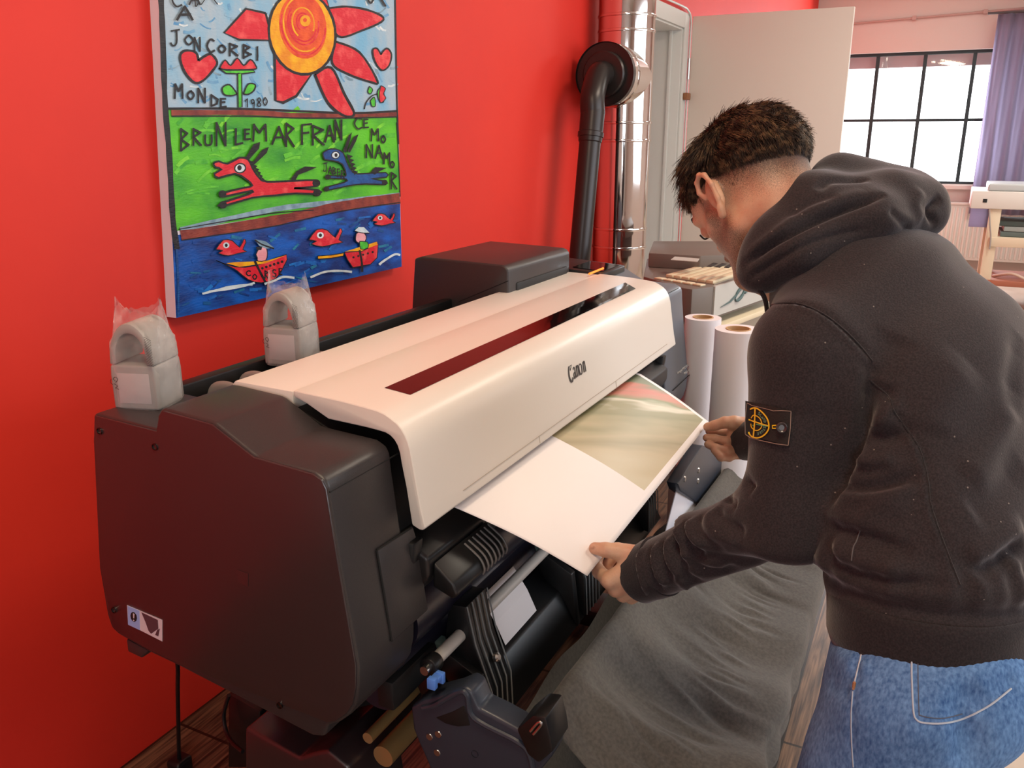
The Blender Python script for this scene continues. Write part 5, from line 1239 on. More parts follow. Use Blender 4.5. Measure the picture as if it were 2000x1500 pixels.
# eyes: lids are part of the body; lashes as a thin dark arc
mb = MB()
for s in (-1, 1):
    mb.tube(arc([H(s * .020, .090, .000), H(s * .031, .0935, -.003), H(s * .043, .087, .000)]), .0014, 6)
    mb.tube(arc([H(s * .014, .096, .024), H(s * .031, .094, .030), H(s * .050, .078, .024)]), .0032, 6)
mb.build('eyebrows_and_lashes', mat('dark_lash', rgb(30, 22, 20), .7), man)
# ---- hair: many strands
hair_m = mat('dark_brown_hair', rgb(46, 32, 25), .5, spec=.35, noise=(95, rgb(128, 98, 70), .48, .68))
rs = np.random.RandomState(12)
HVt, HFc = [], []
def strand(root, nrm, dir0, L, r, curl):
    k = 6; pts = [root - nrm * .002]; d = nrm * .75 + dir0 * .7; d /= np.linalg.norm(d); p = root.copy()
    for i in range(k):
        p = p + d * L / k; pts.append(p); d = d * .80 + dir0 * .34 - nrm * .10 + curl * .20; d /= np.linalg.norm(d)
    base = len(HVt)
    a = np.cross(dir0, nrm); a /= np.linalg.norm(a) + 1e-9
    for i, q in enumerate(pts):
        ww = r * (1 - .8 * i / k); HVt.extend([q + a * ww, q - a * ww * .5 + nrm * ww * .87, q - a * ww * .5 - nrm * ww * .87])
    for i in range(k):
        for j in range(3): HFc.append((base + 3*i + j, base + 3*i + (j+1) % 3, base + 3*i + 3 + (j+1) % 3, base + 3*i + 3 + j))
Rad = np.array([.074, .094, .084]); cen = np.array([0, -.012, .028])
cl = [rs.randn(3) for _ in range(60)]; clump = np.array([c / np.linalg.norm(c) for c in cl]); cdir = rs.randn(60, 3) * .75
cnt_ = 0
while cnt_ < 24000:
    q = rs.randn(3); q /= np.linalg.norm(q); lp_ = cen + Rad * q * 1.0
    x, y, z = lp_
    hl = .048 - .42 * max(0, -y) + (.016 if y > .05 else 0)     # lower limit of the longer hair
    if z < hl - .018 or y > .074 + max(0, (z - .06)) * .3 : continue
    n_ = q / Rad; n_ /= np.linalg.norm(n_)
    up = np.clip((z - hl + .018) / .05, 0, 1)
    ci = int(np.argmax(clump @ q)); 
    bk = np.clip((-y + .005) / .05, 0, 1)
    dl = np.array([0.02 + .3 * x / .07 * .3, 1.0 - 1.15 * bk, (-.25 if y > .02 else .05) - .9 * bk]) + cdir[ci] * (.35 + .65 * up) * (1 - .5 * bk)
    if y > .035: dl = dl + np.array([0, .0, -.55])
    dl = dl - n_ * (dl @ n_) * .9; dl /= np.linalg.norm(dl) + 1e-9
    L = (.008 + .052 * up ** 1.1 * (1 - .45 * bk) + (.012 if y > .05 else 0)) * rs.uniform(.7, 1.15)
    nW = HR.T @ n_; dW = HR.T @ dl
    strand(HC + HR.T @ lp_ * HS, nW, dW, L, .00055 + .0003 * up, rs.randn(3) * .35)
    cnt_ += 1
k = 0
while k < 3500:   # short fade hairs
    q = rs.randn(3); q /= np.linalg.norm(q); lp_ = cen + Rad * q; x, y, z = lp_
    if z < -.002 - max(0, -y) * .3 or z > .05 or y > .055 or (abs(x) > .06 and -.03 < y < .03 and z < .03): continue
    if rs.rand() > (z + .03) / .07: continue
    n_ = q / Rad; n_ /= np.linalg.norm(n_); dl = np.array([0, .25, -1.]); dl -= n_ * (dl @ n_)
    strand(HC + HR.T @ lp_ * HS, HR.T @ n_, HR.T @ dl, .006 * rs.uniform(.6, 1.2), .00028, rs.randn(3) * .2); k += 1
hair = from_data('hair', HVt, HFc, hair_m, man, True)
# scalp cap under the long hair so that it reads dense
def f_cap(p):
    l = (p - HC) @ HR.T / HS
    hl_ = .046 - .42 * np.clip(-l[:, 1], 0, 1) + np.clip(l[:, 1] - .05, 0, 1) * .6
    th = np.clip((l[:, 2] - hl_) / .055, 0, 1)
    d = ellipsoid(p, H(0, -.012, .028), HR, (.0738 * HS, .0938 * HS, .0838 * HS)) - .001 - .010 * th ** .8 * (1 - .5 * np.clip((-l[:, 1] - .02) / .06, 0, 1))
    cut = hl_ - l[:, 2]
    return np.maximum(d, np.maximum(cut * .9, l[:, 1] - .082))
pv, pq = surfnet(f_cap, HC - .14, HC + .16, .003); pv = relax(pv, pq, 3, .5)
nn2 = vnormals(pv, pq); ph = np.sin(pv @ np.array([220., 90, 60])) * np.sin(pv @ np.array([60., -180, 140])); pv = pv + nn2 * (.0012 * ph)[:, None]
cap = net_obj('hair_mass', pv, pq, mat('dark_hair_mass', rgb(36, 25, 20), .8, spec=.15, bump=(420, .8, 3, .002)), hair)

# ---- hoodie
M_HOOD = bpy.data.materials.new('black_sweatshirt_cloth'); M_HOOD.use_nodes = True
def cloth_nodes(m, c1, c2, lint=True, scale=1.0):
    nt = m.node_tree; b = nt.nodes['Principled BSDF']; b.inputs['Roughness'].default_value = .92; b.inputs['Specular IOR Level'].default_value = .2
    b.inputs['Sheen Weight'].default_value = .35; b.inputs['Sheen Roughness'].default_value = .4; b.inputs['Sheen Tint'].default_value = (.9, .85, .85, 1)
    tc = nt.nodes.new('ShaderNodeTexCoord'); n = nt.nodes.new('ShaderNodeTexNoise'); n.inputs['Scale'].default_value = 420; n.inputs['Detail'].default_value = 3
    mx = nt.nodes.new('ShaderNodeMix'); mx.data_type = 'RGBA'; mx.inputs[6].default_value = c1; mx.inputs[7].default_value = c2
    r = nt.nodes.new('ShaderNodeMapRange'); r.inputs[1].default_value = .35; r.inputs[2].default_value = .7
    nt.links.new(tc.outputs['Object'], n.inputs[0]); nt.links.new(n.outputs[0], r.inputs[0]); nt.links.new(r.outputs[0], mx.inputs[0]); out = mx.outputs[2]
    if lint:
        vo = nt.nodes.new('ShaderNodeTexVoronoi'); vo.inputs['Scale'].default_value = 42; nt.links.new(tc.outputs['Object'], vo.inputs[0])
        cm = nt.nodes.new('ShaderNodeMath'); cm.operation = 'LESS_THAN'; cm.inputs[1].default_value = .045; nt.links.new(vo.outputs['Distance'], cm.inputs[0])
        m2 = nt.nodes.new('ShaderNodeMix'); m2.data_type = 'RGBA'; m2.inputs[7].default_value = rgb(120, 112, 106)
        nt.links.new(cm.outputs[0], m2.inputs[0]); nt.links.new(out, m2.inputs[6]); out = m2.outputs[2]
    nt.links.new(out, b.inputs['Base Color'])
    bp = nt.nodes.new('ShaderNodeBump'); bp.inputs['Strength'].default_value = .5; bp.inputs['Distance'].default_value = .0008; nt.links.new(n.outputs[0], bp.inputs['Height']); nt.links.new(bp.outputs[0], b.inputs['Normal'])
cloth_nodes(M_HOOD, rgb(40, 36, 38), rgb(56, 50, 52))
M_RIB = bpy.data.materials.new('black_ribbed_cloth'); M_RIB.use_nodes = True; cloth_nodes(M_RIB, rgb(34, 31, 34), rgb(48, 44, 46), False)
UP_T = SPN[2] - SPN[0]; UP_T /= np.linalg.norm(UP_T)
UPH = .3 * UP_T + np.array([0, 0, .7]); UPH /= np.linalg.norm(UPH)      # axis of the waistband
def f_hoodie(p):
    R_ = [.128, .128, .142, .118, .085]
    d = capsule(p, SPN[0], SPN[1], R_[0], R_[1], S_AX, 1.32)
    for i in (1, 2, 3): d = smin(d, capsule(p, SPN[i], SPN[i+1], R_[i], R_[i+1], S_AX, (1.32, 1.34, 1.36, 1.36)[i]), .05)
    d = smin(d, capsule(p, W(1830, 1100, 1.15), W(1860, 700, 1.24), .10, .10, S_AX, 1.3), .06)
    d = np.maximum(d, -((p - (SPN[0] - UPH * .040)) @ UPH))      # open at the hem
    for s, (a, b, c) in ((0, (LSH, LEL, LWRS)), (1, (RSH, REL, RWR))):
        d = smin(d, capsule(p, SPN[3] + (a - SPN[3]) * .4, a, .085, .078), .05)
        arm = capsule(p, a, b, .076, .056); cc = b + (c - b) * .97
        d = smin(d, smin(arm, capsule(p, b, cc, .056, .046), .035), .013)
    return d
lo = np.minimum(al_.min(0), LWRS) - .17; hi = al_.max(0) + .17; lo[2] = (SPN[0])[2] - .20
ov, oq = surfnet(f_hoodie, lo, hi, .0055)
ov = relax(ov, oq, 4, .5)
tr0 = bvh(ov, oq); oN = vnormals(ov, oq)
def h7(x, y): return (1450 + x / 1.578, 300 + y / 1.578)
def h6(x, y): return (1040 + x / 2.779, 700 + y / 2.779)
def c3(x, y): return (1500 + x / 3, 1000 + y / 3)
CR = [  # (points, width, depth)
 ([h7(60,475), h7(110,462), h7(180,465), h7(250,495), h7(310,540), h7(360,590), h7(400,640)], .0045, -.0035),
 ([h7(66,482), h7(115,470), h7(180,474), h7(245,503), h7(303,547), h7(352,597), h7(392,647)], .0035, .0042),
 ([h7(395,700), h7(450,750), h7(470,800), h7(540,900), h7(570,1000), h7(580,1080), h7(620,1200), h7(670,1330)], .004, -.003),
 ([h7(388,706), h7(443,756), h7(462,804), h7(531,903), h7(561,1002), h7(571,1082), h7(611,1203), h7(660,1333)], .0035, .0045),
 ([h7(398,640), h7(396,720), h7(380,800), h7(350,880), h7(310,960), h7(285,1020), h7(262,1090)], .010, -.022),
 ([h7(385,735), h7(420,728), h7(470,740)], .009, -.008), ([h7(375,790), h7(420,800), h7(500,770)], .010, .006),
 ([h7(365,905), h7(400,870), h7(440,875), h7(520,860)], .009, -.010), ([h7(350,850), h7(400,830), h7(470,820)], .010, .007),
 ([h7(330,935), h7(400,950), h7(470,940)], .009, .007), ([h7(300,965), h7(380,975), h7(460,960)], .008, -.006),
 ([h7(280,1020), h7(350,1030), h7(430,1022), h7(560,985)], .009, -.011), ([h7(290,1045), h7(360,1052), h7(450,1050), h7(540,1020)], .010, .007),
 ([h7(250,1110), h7(350,1130), h7(430,1090), h7(520,1085)], .012, .005), ([h7(245,1140), h7(320,1160), h7(420,1190), h7(520,1230)], .011, -.009),
 ([h7(340,1170), h7(420,1175), h7(500,1215)], .012, .007), ([h7(280,1190), h7(330,1230), h7(420,1262), h7(560,1285)], .011, .009), ([h7(275,1240), h7(340,1285), h7(450,1312), h7(660,1330)], .008, -.009),
 ([h7(840,730), h7(800,850), h7(740,950), h7(690,1000)], .020, .006), ([h7(868,960), h7(780,1060), h7(700,1110)], .02, -.006), ([h7(868,1190), h7(780,1260), h7(700,1300)], .013, -.010), ([h7(868,1150), h7(780,1215), h7(690,1262)], .016, .008),
 ([h7(700,1320), h7(780,1290), h7(868,1240)], .010, .006), ([h7(860,560), h7(830,700), h7(830,820)], .018, -.005), ([h7(700,640), h7(600,760), h7(560,860)], .03, .006), ([h7(480,560), h7(440,620), h7(410,690)], .02, -.006),
 ([h7(200,560), h7(190,700), h7(200,800)], .03, .003),
 # elbow and forearm folds
 ([h6(1140,640), h6(1180,690), h6(1200,720)], .008, -.008), ([h6(1085,730), h6(1060,760), h6(1110,810)], .007, -.009), ([h6(1120,690), h6(1090,700), h6(1075,740)], .009, .006),
 ([h6(1000,820), h6(1030,870), h6(1090,910), h6(1160,960)], .009, -.008), ([h6(970,830), h6(990,890), h6(1060,950), h6(1140,990)], .009, .007),
 ([h6(915,860), h6(925,920), h6(980,990), h6(1060,1040)], .008, -.008), ([h6(880,885), h6(900,960), h6(950,1030)], .009, .008),
 ([h6(850,900), h6(855,970), h6(880,1040), h6(940,1100)], .007, -.009), ([h6(810,925), h6(815,1010), h6(850,1090)], .008, .008),
 ([h6(780,945), h6(780,1020), h6(800,1090), h6(850,1150)], .006, -.009), ([h6(745,965), h6(740,1050), h6(770,1130), h6(820,1180)], .007, .008),
 ([h6(710,985), h6(700,1060), h6(720,1140), h6(770,1200)], .006, -.009), ([h6(680,1000), h6(665,1080), h6(690,1170), h6(730,1230)], .007, .008), ([h6(655,1020), h6(640,1090), h6(660,1180), h6(700,1270)], .006, -.009),
 ([h6(800,1130), h6(870,1200), h6(960,1230), h6(1050,1190)], .008, -.006), ([h6(860,1100), h6(940,1150), h6(1040,1160), h6(1100,1120)], .009, -.006), ([h6(780,1170), h6(840,1240), h6(900,1270)], .008, .006),
 ([h6(600,1020), h6(575,1090), h6(590,1180), h6(630,1290)], .005, .005), ([h6(572,1026), h6(552,1100), h6(565,1190), h6(605,1300)], .003, -.003),
]
for pts, w_, dp_ in CR:
    ln, _ = on_surface(tr0, pts, 6)
    if len(ln) > 2: ov = crease(ov, oN, ln, w_, dp_ * 1.15)
# gather at the waistband: below the line the cloth is drawn in
tw_ = (ov - (SPN[0] + UPH * .044)) @ UPH
near = (np.linalg.norm(ov - SPN[0], axis=1) < .36)
blou = np.exp(-((tw_ - .022) / .020) ** 2) * .010 - np.exp(-((tw_ + .004) / .010) ** 2) * .007
ov = ov + oN * (blou * near)[:, None]
ang_ = np.arctan2((ov - SPN[0]) @ np.cross(UPH, S_AX), (ov - SPN[0]) @ S_AX)
wr = (np.sin(ang_ * 17) + np.sin(ang_ * 29 + 1)) * .0016 * np.exp(-((tw_ - .03) / .03) ** 2)
ov = ov + oN * (wr * near)[:, None]
rng = np.random.RandomState(3)
low = np.sin(ov @ np.array([31., 17, 12])) * np.sin(ov @ np.array([-13., 29, 22])) * .0022
ov = ov + oN * low[:, None]
hoodie = net_obj('sweatshirt', ov, oq, M_HOOD, man)
tr1 = bvh(ov, oq)
# ribs of the waistband (a sleeve of its own over the body of the sweatshirt)
fv = []; nr_, nc_ = 8, 220
t1 = np.cross(UPH, S_AX); t1 /= np.linalg.norm(t1); sa_ = np.cross(t1, UPH)
for j in range(nr_):
    base = SPN[0] + UPH * (-.044 + .072 * j / (nr_ - 1))
    for i in range(nc_):
        a = 2 * math.pi * i / nc_; dr = t1 * math.sin(a) + sa_ * math.cos(a); b0 = SPN[0] + UPH * max(-.030, (base - SPN[0]) @ UPH)
        h_ = tr1.ray_cast(Vector(b0 + dr * .03), Vector(dr), .4); hb = tr1.ray_cast(Vector(SPN[0] + UPH * (-.01) + dr * .03), Vector(dr), .4)
        r_ = .03 + min(h_[3] if h_[0] is not None else .15, .21); r2 = .03 + min(hb[3] if hb[0] is not None else .15, .21)
        rr = (r_ + 2 * r2) / 3 if j > 3 else r2
        fv.append(base + dr * (rr + .0025 + .0006 * (i % 2) - (.0035 if j in (0, nr_ - 1) else 0) - (.0006 * (i % 2) if j < 2 else 0)))
ff = [(j*nc_ + i, j*nc_ + (i+1) % nc_, (j+1)*nc_ + (i+1) % nc_, (j+1)*nc_ + i) for j in range(nr_ - 1) for i in range(nc_)]
wb = from_data('waistband', fv, ff, M_RIB, hoodie, True); wb.modifiers.new('t', 'SOLIDIFY').thickness = .004
# cuffs
def cuff(a, b, r0, r1, name='cuff'):
    mb = MB(); d_ = (b - a); mb.tube([a, a + d_ * .04, a + d_ * .3, a + d_ * .6, a + d_ * .9, b, b - d_ * .02], [r0 - .003, r0 + .002, r0 + .0015, (r0 + r1) / 2, r1 + .001, r1 - .002, r1 - .006], 48, cap=False); return mb.build(name, M_RIB, hoodie)
fa_ = (LWRS - LEL) / np.linalg.norm(LWRS - LEL)
cuff(LWRS - fa_ * .040, LWRS + fa_ * .020, .0470, .0455)
fb_ = (RWR - REL) / np.linalg.norm(RWR - REL)
cuff(RWR - fb_ * .07, RWR + fb_ * .012, .047, .046)
# hood
def f_hood(p):
    w = W
    d = capsule(p, w(1478, 533, 1.235), w(1520, 468, 1.215), .026, .034)
    d = smin(d, capsule(p, w(1520, 468, 1.215), w(1578, 398, 1.235), .034, .036), .02)
    d = smin(d, capsule(p, w(1578, 398, 1.235), w(1638, 352, 1.30), .036, .030), .025)
    d = smin(d, capsule(p, w(1638, 352, 1.30), w(1640, 350, 1.42), .030, .028), .03)
    d = smin(d, capsule(p, w(1600, 440, 1.20), w(1740, 395, 1.235), .038, .038), .03)
    d = smin(d, capsule(p, w(1740, 395, 1.235), w(1805, 398, 1.25), .038, .030), .03)
    d = smin(d, capsule(p, w(1700, 372, 1.30), w(1800, 395, 1.29), .038, .028), .03)
    d = smin(d, capsule(p, w(1500, 520, 1.215), w(1560, 492, 1.185), .028, .032), .03)
    d = smin(d, capsule(p, w(1560, 492, 1.185), w(1700, 430, 1.19), .030, .034), .03)
    d = smin(d, capsule(p, w(1700, 430, 1.19), w(1812, 428, 1.235), .034, .022), .03)
    d = smin(d, capsule(p, w(1700, 430, 1.32), w(1800, 420, 1.33), .045, .030), .03)
    d = smin(d, capsule(p, w(1600, 420, 1.235), w(1770, 408, 1.265), .055, .046), .03)
    d = smin(d, capsule(p, w(1510, 500, 1.225), w(1600, 430, 1.235), .040, .050), .03)
    d = smin(d, capsule(p, w(1640, 365, 1.30), w(1760, 385, 1.30), .040, .040), .03)
    return d
cH = W(1640, 440, 1.26)
kv, kq = surfnet(f_hood, cH - np.array([.26, .26, .20]), cH + np.array([.30, .26, .20]), .0038); kv = relax(kv, kq, 4, .5)
tk = bvh(kv, kq); kN = vnormals(kv, kq)
for pts, w_, dp_ in [
  ([(1448, 520), (1475, 500), (1520, 468), (1580, 436), (1640, 412), (1700, 388), (1730, 378)], .006, -.013),
  ([(1458, 548), (1500, 520), (1560, 485), (1620, 462), (1700, 445)], .005, -.006),
  ([(1455, 508), (1500, 470), (1560, 425), (1620, 398), (1690, 372)], .010, .006),
  ([(1595, 372), (1620, 352), (1660, 350), (1700, 350)], .008, -.007), ([(1545, 430), (1580, 400), (1640, 385)], .008, -.004),
  ([(1735, 410), (1755, 430), (1775, 450)], .006, -.005), ([(1838, 385), (1815, 410), (1830, 440)], .006, -.009), ([(1800, 370), (1790, 400), (1800, 430)], .010, .004),
  ([(1640, 440), (1700, 420), (1760, 430), (1800, 440)], .012, .004)]:
    ln, _ = on_surface(tk, pts, 6)
    if len(ln) > 2: kv = crease(kv, kN, ln, w_, dp_)
hood = net_obj('hood', kv, kq, M_HOOD, hoodie)
MB().tube(arc([W(1478, 560, 1.22), W(1490, 575, 1.215), W(1497, 597, 1.22), W(1500, 640, 1.235)]), .0035, 8).build('drawstring', M_RIB, hoodie)
# seams as fine raised cords
def seam(pts, r, m, parent, tree, off=.0004, name='seam', n=10):
    a, b = on_surface(tree, pts, n)
    if len(a) < 3: return
    return MB().tube([x + y * off for x, y in zip(a, b)], r, 6).build(name, m, parent)
seam(CR[0][0], .0012, M_RIB, hoodie, tr1); seam(CR[2][0], .0012, M_RIB, hoodie, tr1)
seam([c3(540,110), c3(520,170), c3(500,210), c3(490,285)], .0008, mat('grey_thread', rgb(92, 90, 92), .9), hoodie, tr1)
# ---- sleeve badge, laid on the sleeve
bd = empty('sleeve_badge'); bd.parent = hoodie; bd['label'] = 'black cloth badge with yellow and green compass emblem'
def bz6(x, y): return (1420 + x / 9.378, 740 + y / 9.378)
C4 = [bz6(335, 400), bz6(1180, 590), bz6(1135, 1225), bz6(325, 1020)]
def bq(a, b): return (np.array(C4[0]) * (1-a) * (1-b) + np.array(C4[1]) * a * (1-b) + np.array(C4[2]) * a * b + np.array(C4[3]) * (1-a) * b)
smp = []
for u in np.linspace(1466, 1545, 9):
    for v in np.linspace(785, 866, 9):
        h_ = hit(tr0, u, v)[0]
        if h_ is not None: dd_ = (h_ - CPOS) @ CM[2]; smp.append((u - 1500, v - 825, dd_))
smp = np.array(smp); A_ = np.c_[np.ones(len(smp)), smp[:, 0], smp[:, 1], smp[:, 0]**2, smp[:, 1]**2, smp[:, 0] * smp[:, 1]]
cf, *_ = np.linalg.lstsq(A_, smp[:, 2], rcond=None)
def badge_pt(u, v, off):
    x, y = max(u, 1464) - 1500, v - 825; dd_ = cf @ np.array([1, x, y, x*x, y*y, x*y]); return W(u, v, dd_ - .0050 - off * 1.3)
g = 14; vs = [badge_pt(*bq(i / g, j / g), 0) for j in range(g + 1) for i in range(g + 1)]
fs = [(j*(g+1) + i, j*(g+1) + i + 1, (j+1)*(g+1) + i + 1, (j+1)*(g+1) + i) for j in range(g) for i in range(g)]
o = from_data('badge_cloth', vs, fs, mat('badge_black', rgb(34, 26, 24), .9, bump=(600, .5, 3, .001)), bd, True)
def brib(pts, w, m, off, name, sm=5, mbx=None):
    pts = arc(pts, sm) if sm else pts; pts = [np.array(bz6(*p)) for p in pts]; w = w / 9.378 / 2; L = []; R = []
    for i, p in enumerate(pts):
        t = pts[min(i+1, len(pts)-1)] - pts[max(i-1, 0)]; t = t / (np.hypot(*t) + 1e-9); n_ = np.array([-t[1], t[0]])
        L.append(badge_pt(*(p + n_ * w), off)); R.append(badge_pt(*(p - n_ * w), off))
    k = len(L); (mbx or MB()).add(L + R, [(i, i+1, k+i+1, k+i) for i in range(k-1)])
M_YT = mat('yellow_thread', rgb(238, 196, 20), .6, bump=(900, .4, 2, .0008)); M_GT = mat('green_thread', rgb(110, 180, 120), .6); M_WT = mat('grey_edge_thread', rgb(146, 122, 108), .8)
mb = MB(); brib([(420, 560), (470, 535), (530, 535), (600, 575), (680, 650), (740, 740), (765, 840), (755, 930), (700, 1010), (620, 1065), (540, 1080), (460, 1060), (410, 1010), (400, 970)], 26, None, .0014, '', 6, mb)
mb.build('emblem_ring', M_YT, bd)
mb = MB(); brib([(440, 720), (470, 675), (500, 665), (560, 690), (610, 740), (635, 820), (625, 890), (580, 935), (530, 945), (480, 920), (445, 880), (435, 820)], 18, None, .0014, '', 6, mb); mb.build('emblem_inner_ring', M_YT, bd)
mb = MB(); brib([(512, 545), (508, 700), (500, 850), (480, 1060)], 26, None, .0018, '', 6, mb); brib([(395, 745), (480, 775), (600, 815), (760, 865)], 24, None, .0018, '', 6, mb); mb.build('emblem_cross', M_YT, bd)
mb = MB(); brib([(530, 830), (640, 850), (745, 870)], 16, None, .0021, '', 4, mb); brib([(470, 845), (488, 860)], 22, None, .0021, '', 0, mb); mb.build('emblem_star', M_GT, bd)
mb = MB()
def bl_(c, x, y, w, h, rot):
    for st in LT[c]: brib([(x + px_*w*math.cos(rot) - py_*h*math.sin(rot), y + px_*w*math.sin(rot) + py_*h*math.cos(rot)) for px_, py_ in st], 8, None, .0014, '', 3 if c in CURVY else 0, mb)
for c, x, y, r_ in (('S', 580, 605, .35), ('L', 622, 640, .7), ('A', 655, 680, .95), ('N', 690, 712, 1.15), ('D', 716, 760, 1.35)): bl_(c, x, y, 34, 46, r_)
for c, x, y, r_ in (('S', 712, 880, 1.9), ('T', 700, 925, 2.15), ('O', 672, 965, 2.45), ('R', 628, 1002, 2.8), ('E', 580, 1024, 3.05)): bl_(c, x, y, 34, 46, r_)
mb.build('emblem_letters', mat('pale_green_thread', rgb(120, 170, 140), .6), bd)
mb = MB(); brib([(370, 440), (460, 490), (700, 545), (850, 585), (1000, 580), (1175, 592)], 12, None, .001, '', 0, mb); brib([(1172, 600), (1160, 900), (1120, 1215)], 14, None, .001, '', 0, mb); brib([(1120, 1218), (900, 1190), (600, 1125), (420, 1075), (335, 1015)], 14, None, .001, '', 0, mb); brib([(332, 1010), (330, 760), (365, 440)], 10, None, .001, '', 0, mb); mb.build('badge_edge', M_WT, bd)
mb = MB(); brib([(905, 850), (830, 855), (832, 905), (900, 905)], 22, None, .0012, '', 0, mb); mb.build('buttonhole', M_YT, bd)
bc = badge_pt(*bz6(1000, 893), .003); bn = -ray(*bz6(1000, 893)); bn = bn / np.linalg.norm(bn) * .6 + np.array([-.9, -.2, 0]) * .4; bn /= np.linalg.norm(bn)
MB().lathe([(0, 0), (.0035, 0), (.0045, .0012), (.0062, .0018), (.0072, .0008), (.0074, -.0015), (0, -.0015)], bc, axis=tuple(bn), n=28).build('badge_button', mat('dark_button', rgb(52, 48, 50), .25, spec=.8), bd)

# ---- jeans
M_JEAN = bpy.data.materials.new('blue_denim'); M_JEAN.use_nodes = True; nt = M_JEAN.node_tree; b = nt.nodes['Principled BSDF']; b.inputs['Roughness'].default_value = .85; b.inputs['Specular IOR Level'].default_value = .2
tc = nt.nodes.new('ShaderNodeTexCoord'); n = nt.nodes.new('ShaderNodeTexNoise'); n.inputs['Scale'].default_value = 260; n.inputs['Detail'].default_value = 4
n2 = nt.nodes.new('ShaderNodeTexNoise'); n2.inputs['Scale'].default_value = 9; n2.inputs['Detail'].default_value = 5
mp = nt.nodes.new('ShaderNodeMapping'); mp.inputs['Scale'].default_value = (1, 1, .45); nt.links.new(tc.outputs['Object'], mp.inputs[0]); nt.links.new(mp.outputs[0], n.inputs[0]); nt.links.new(tc.outputs['Object'], n2.inputs[0])
cr = nt.nodes.new('ShaderNodeValToRGB'); cr.color_ramp.elements[0].position = .3; cr.color_ramp.elements[0].color = rgb(36, 72, 128); cr.color_ramp.elements[1].position = .72; cr.color_ramp.elements[1].color = rgb(120, 164, 214)
ad = nt.nodes.new('ShaderNodeMath'); ad.operation = 'MULTIPLY_ADD'; ad.inputs[1].default_value = .55; nt.links.new(n.outputs[0], ad.inputs[0])
sc_ = nt.nodes.new('ShaderNodeMath'); sc_.operation = 'MULTIPLY'; sc_.inputs[1].default_value = .48; nt.links.new(n2.outputs[0], sc_.inputs[0]); nt.links.new(sc_.outputs[0], ad.inputs[2])
nt.links.new(ad.outputs[0], cr.inputs[0]); nt.links.new(cr.outputs[0], b.inputs['Base Color'])
bp = nt.nodes.new('ShaderNodeBump'); bp.inputs['Strength'].default_value = .4; bp.inputs['Distance'].default_value = .0008; nt.links.new(n.outputs[0], bp.inputs['Height']); nt.links.new(bp.outputs[0], b.inputs['Normal'])
HB = W(1880, 1290, 1.10)
def f_jeans(p):
    d = capsule(p, HIP + UP_T * .04, HIP - np.array([0, 0, .02]), .108, .118, S_AX, 1.28)
    d = smin(d, capsule(p, HB - S_AX * .07, HB + S_AX * .07, .098, .094), .04)
    for a, b_, c in ((LH_, LKn, LAn), (RH_, RKn, RAn)):
        leg = smin(capsule(p, a, b_, .094, .072), capsule(p, b_, c + np.array([0, 0, -.02]), .072, .062), .03)
        d = smin(d, leg, .03)
    d = np.maximum(d, .075 - p[:, 2]); d = np.maximum(d, (p - (SPN[0] + UPH * .01)) @ UPH)
    return d
pts_ = np.array([HIP, LAn, RAn, LKn, RKn, SPN[0]])
jv, jq = surfnet(f_jeans, pts_.min(0) - .22, pts_.max(0) + .22, .006); jv = relax(jv, jq, 3, .5)
tj = bvh(jv, jq); jN = vnormals(jv, jq)
for pts, w_, dp_ in [
  ([(1698, 1220), (1685, 1270), (1670, 1330), (1665, 1380), (1665, 1500)], .004, -.002),
  ([(1910, 1500), (1890, 1420), (1880, 1380), (1920, 1340)], .016, -.012), ([(1880, 1420), (1895, 1460), (1870, 1500)], .015, -.008),
  ([(1600, 1260), (1640, 1280), (1670, 1300)], .012, .004), ([(1590, 1310), (1630, 1340), (1660, 1350)], .014, -.004), ([(1700, 1300), (1680, 1310)], .01, .003),
  ([(1990, 1330), (1950, 1350), (1900, 1390)], .012, -.006), ([(1750, 1420), (1820, 1440), (1880, 1430)], .02, .004)]:
    ln, _ = on_surface(tj, pts, 6)
    if len(ln) > 2: jv = crease(jv, jN, ln, w_, dp_)
jv = jv + jN * (np.sin(jv @ np.array([25., 33, 18])) * np.sin(jv @ np.array([-21., 15, 35])) * .002)[:, None]
jeans = net_obj('jeans', jv, jq, M_JEAN, man); tj = bvh(jv, jq)
M_ST = mat('pale_stitch', rgb(176, 190, 206), .8); M_ST2 = mat('grey_stitch', rgb(86, 92, 108), .8)
seam([(1698, 1218), (1685, 1270), (1670, 1330), (1666, 1345)], .0010, mat('white_seam', rgb(196, 206, 216), .8), jeans, tj)
seam([(1666, 1350), (1663, 1400), (1664, 1450), (1667, 1498)], .0009, M_ST, jeans, tj)
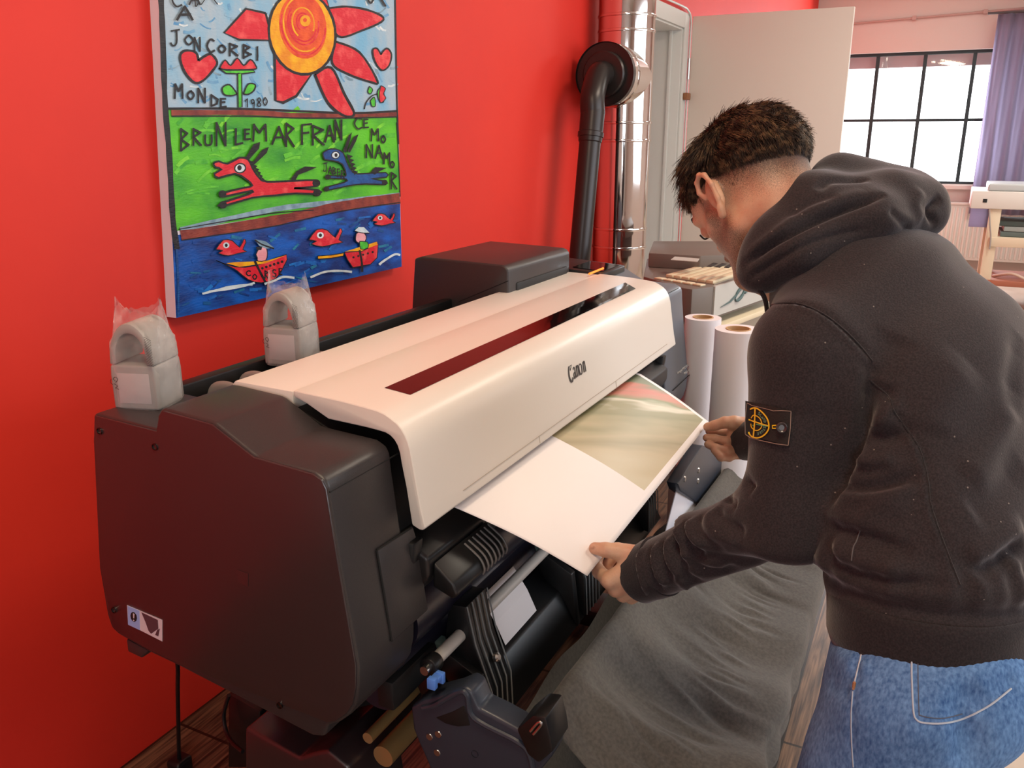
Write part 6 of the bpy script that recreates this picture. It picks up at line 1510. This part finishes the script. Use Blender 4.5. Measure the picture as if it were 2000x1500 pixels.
pk = [(1781, 1228), (1781, 1310), (1786, 1402), (1800, 1412), (1840, 1414), (1880, 1403)]
seam([(1781, 1228), (1781, 1270), (1781, 1320), (1784, 1385), (1787, 1402)], .0011, M_ST, jeans, tj, name='pocket_seam'); seam([(1787, 1402), (1800, 1411), (1840, 1413), (1880, 1404), (1930, 1380), (1975, 1345)], .0011, M_ST, jeans, tj, name='pocket_seam')
seam([(1793, 1230), (1793, 1300), (1795, 1385), (1800, 1398), (1840, 1403), (1880, 1394)], .0006, M_ST2, jeans, tj, name='pocket_stitch')
seam([(1873, 1232), (1910, 1237), (1950, 1232), (1998, 1218)], .0013, M_ST, jeans, tj, name='pocket_seam'); seam([(1880, 1242), (1910, 1245), (1950, 1241), (1998, 1228)], .0007, M_ST2, jeans, tj, name='pocket_stitch')
h_, nn3 = hit(tj, 1669, 1340)
if h_ is not None: MB().tube([h_ + nn3 * .001 + [0, 0, .005], h_ + nn3 * .001 - [0, 0, .005]], .002, 6).build('rivet', mat('copper_tack', rgb(176, 124, 84), .5), jeans)
# ---- shoes
for a in (LAn, RAn):
    fdir = np.array([S_AX[1] * -1, S_AX[0], 0]); fdir = np.array([math.sin(math.radians(14)), math.cos(math.radians(14)), 0])
    def f_shoe(p, a=a):
        g_ = np.array([a[0], a[1], 0])
        d = capsule(p, g_ + fdir * -.03 + [0, 0, .048], g_ + fdir * .12 + [0, 0, .034], .038, .030, S_AX, 1.15)
        d = smin(d, capsule(p, g_ + [0, 0, .06], g_ + [0, 0, .10], .042, .040), .03)
        d = smin(d, capsule(p, g_ + fdir * .10 + [0, 0, .028], g_ + fdir * .17 + [0, 0, .026], .036, .028, S_AX, 1.2), .02)
        return np.maximum(d, .001 - p[:, 2])
    g_ = np.array([a[0], a[1], 0]); sv, sq_ = surfnet(f_shoe, g_ - [.22, .22, .01], g_ + [.25, .25, .17], .005)
    net_obj('shoe', sv, sq_, mat('white_trainer', rgb(210, 206, 200), .5), man)
recenter(man, (float(HIP[0]), float(HIP[1]), 0))
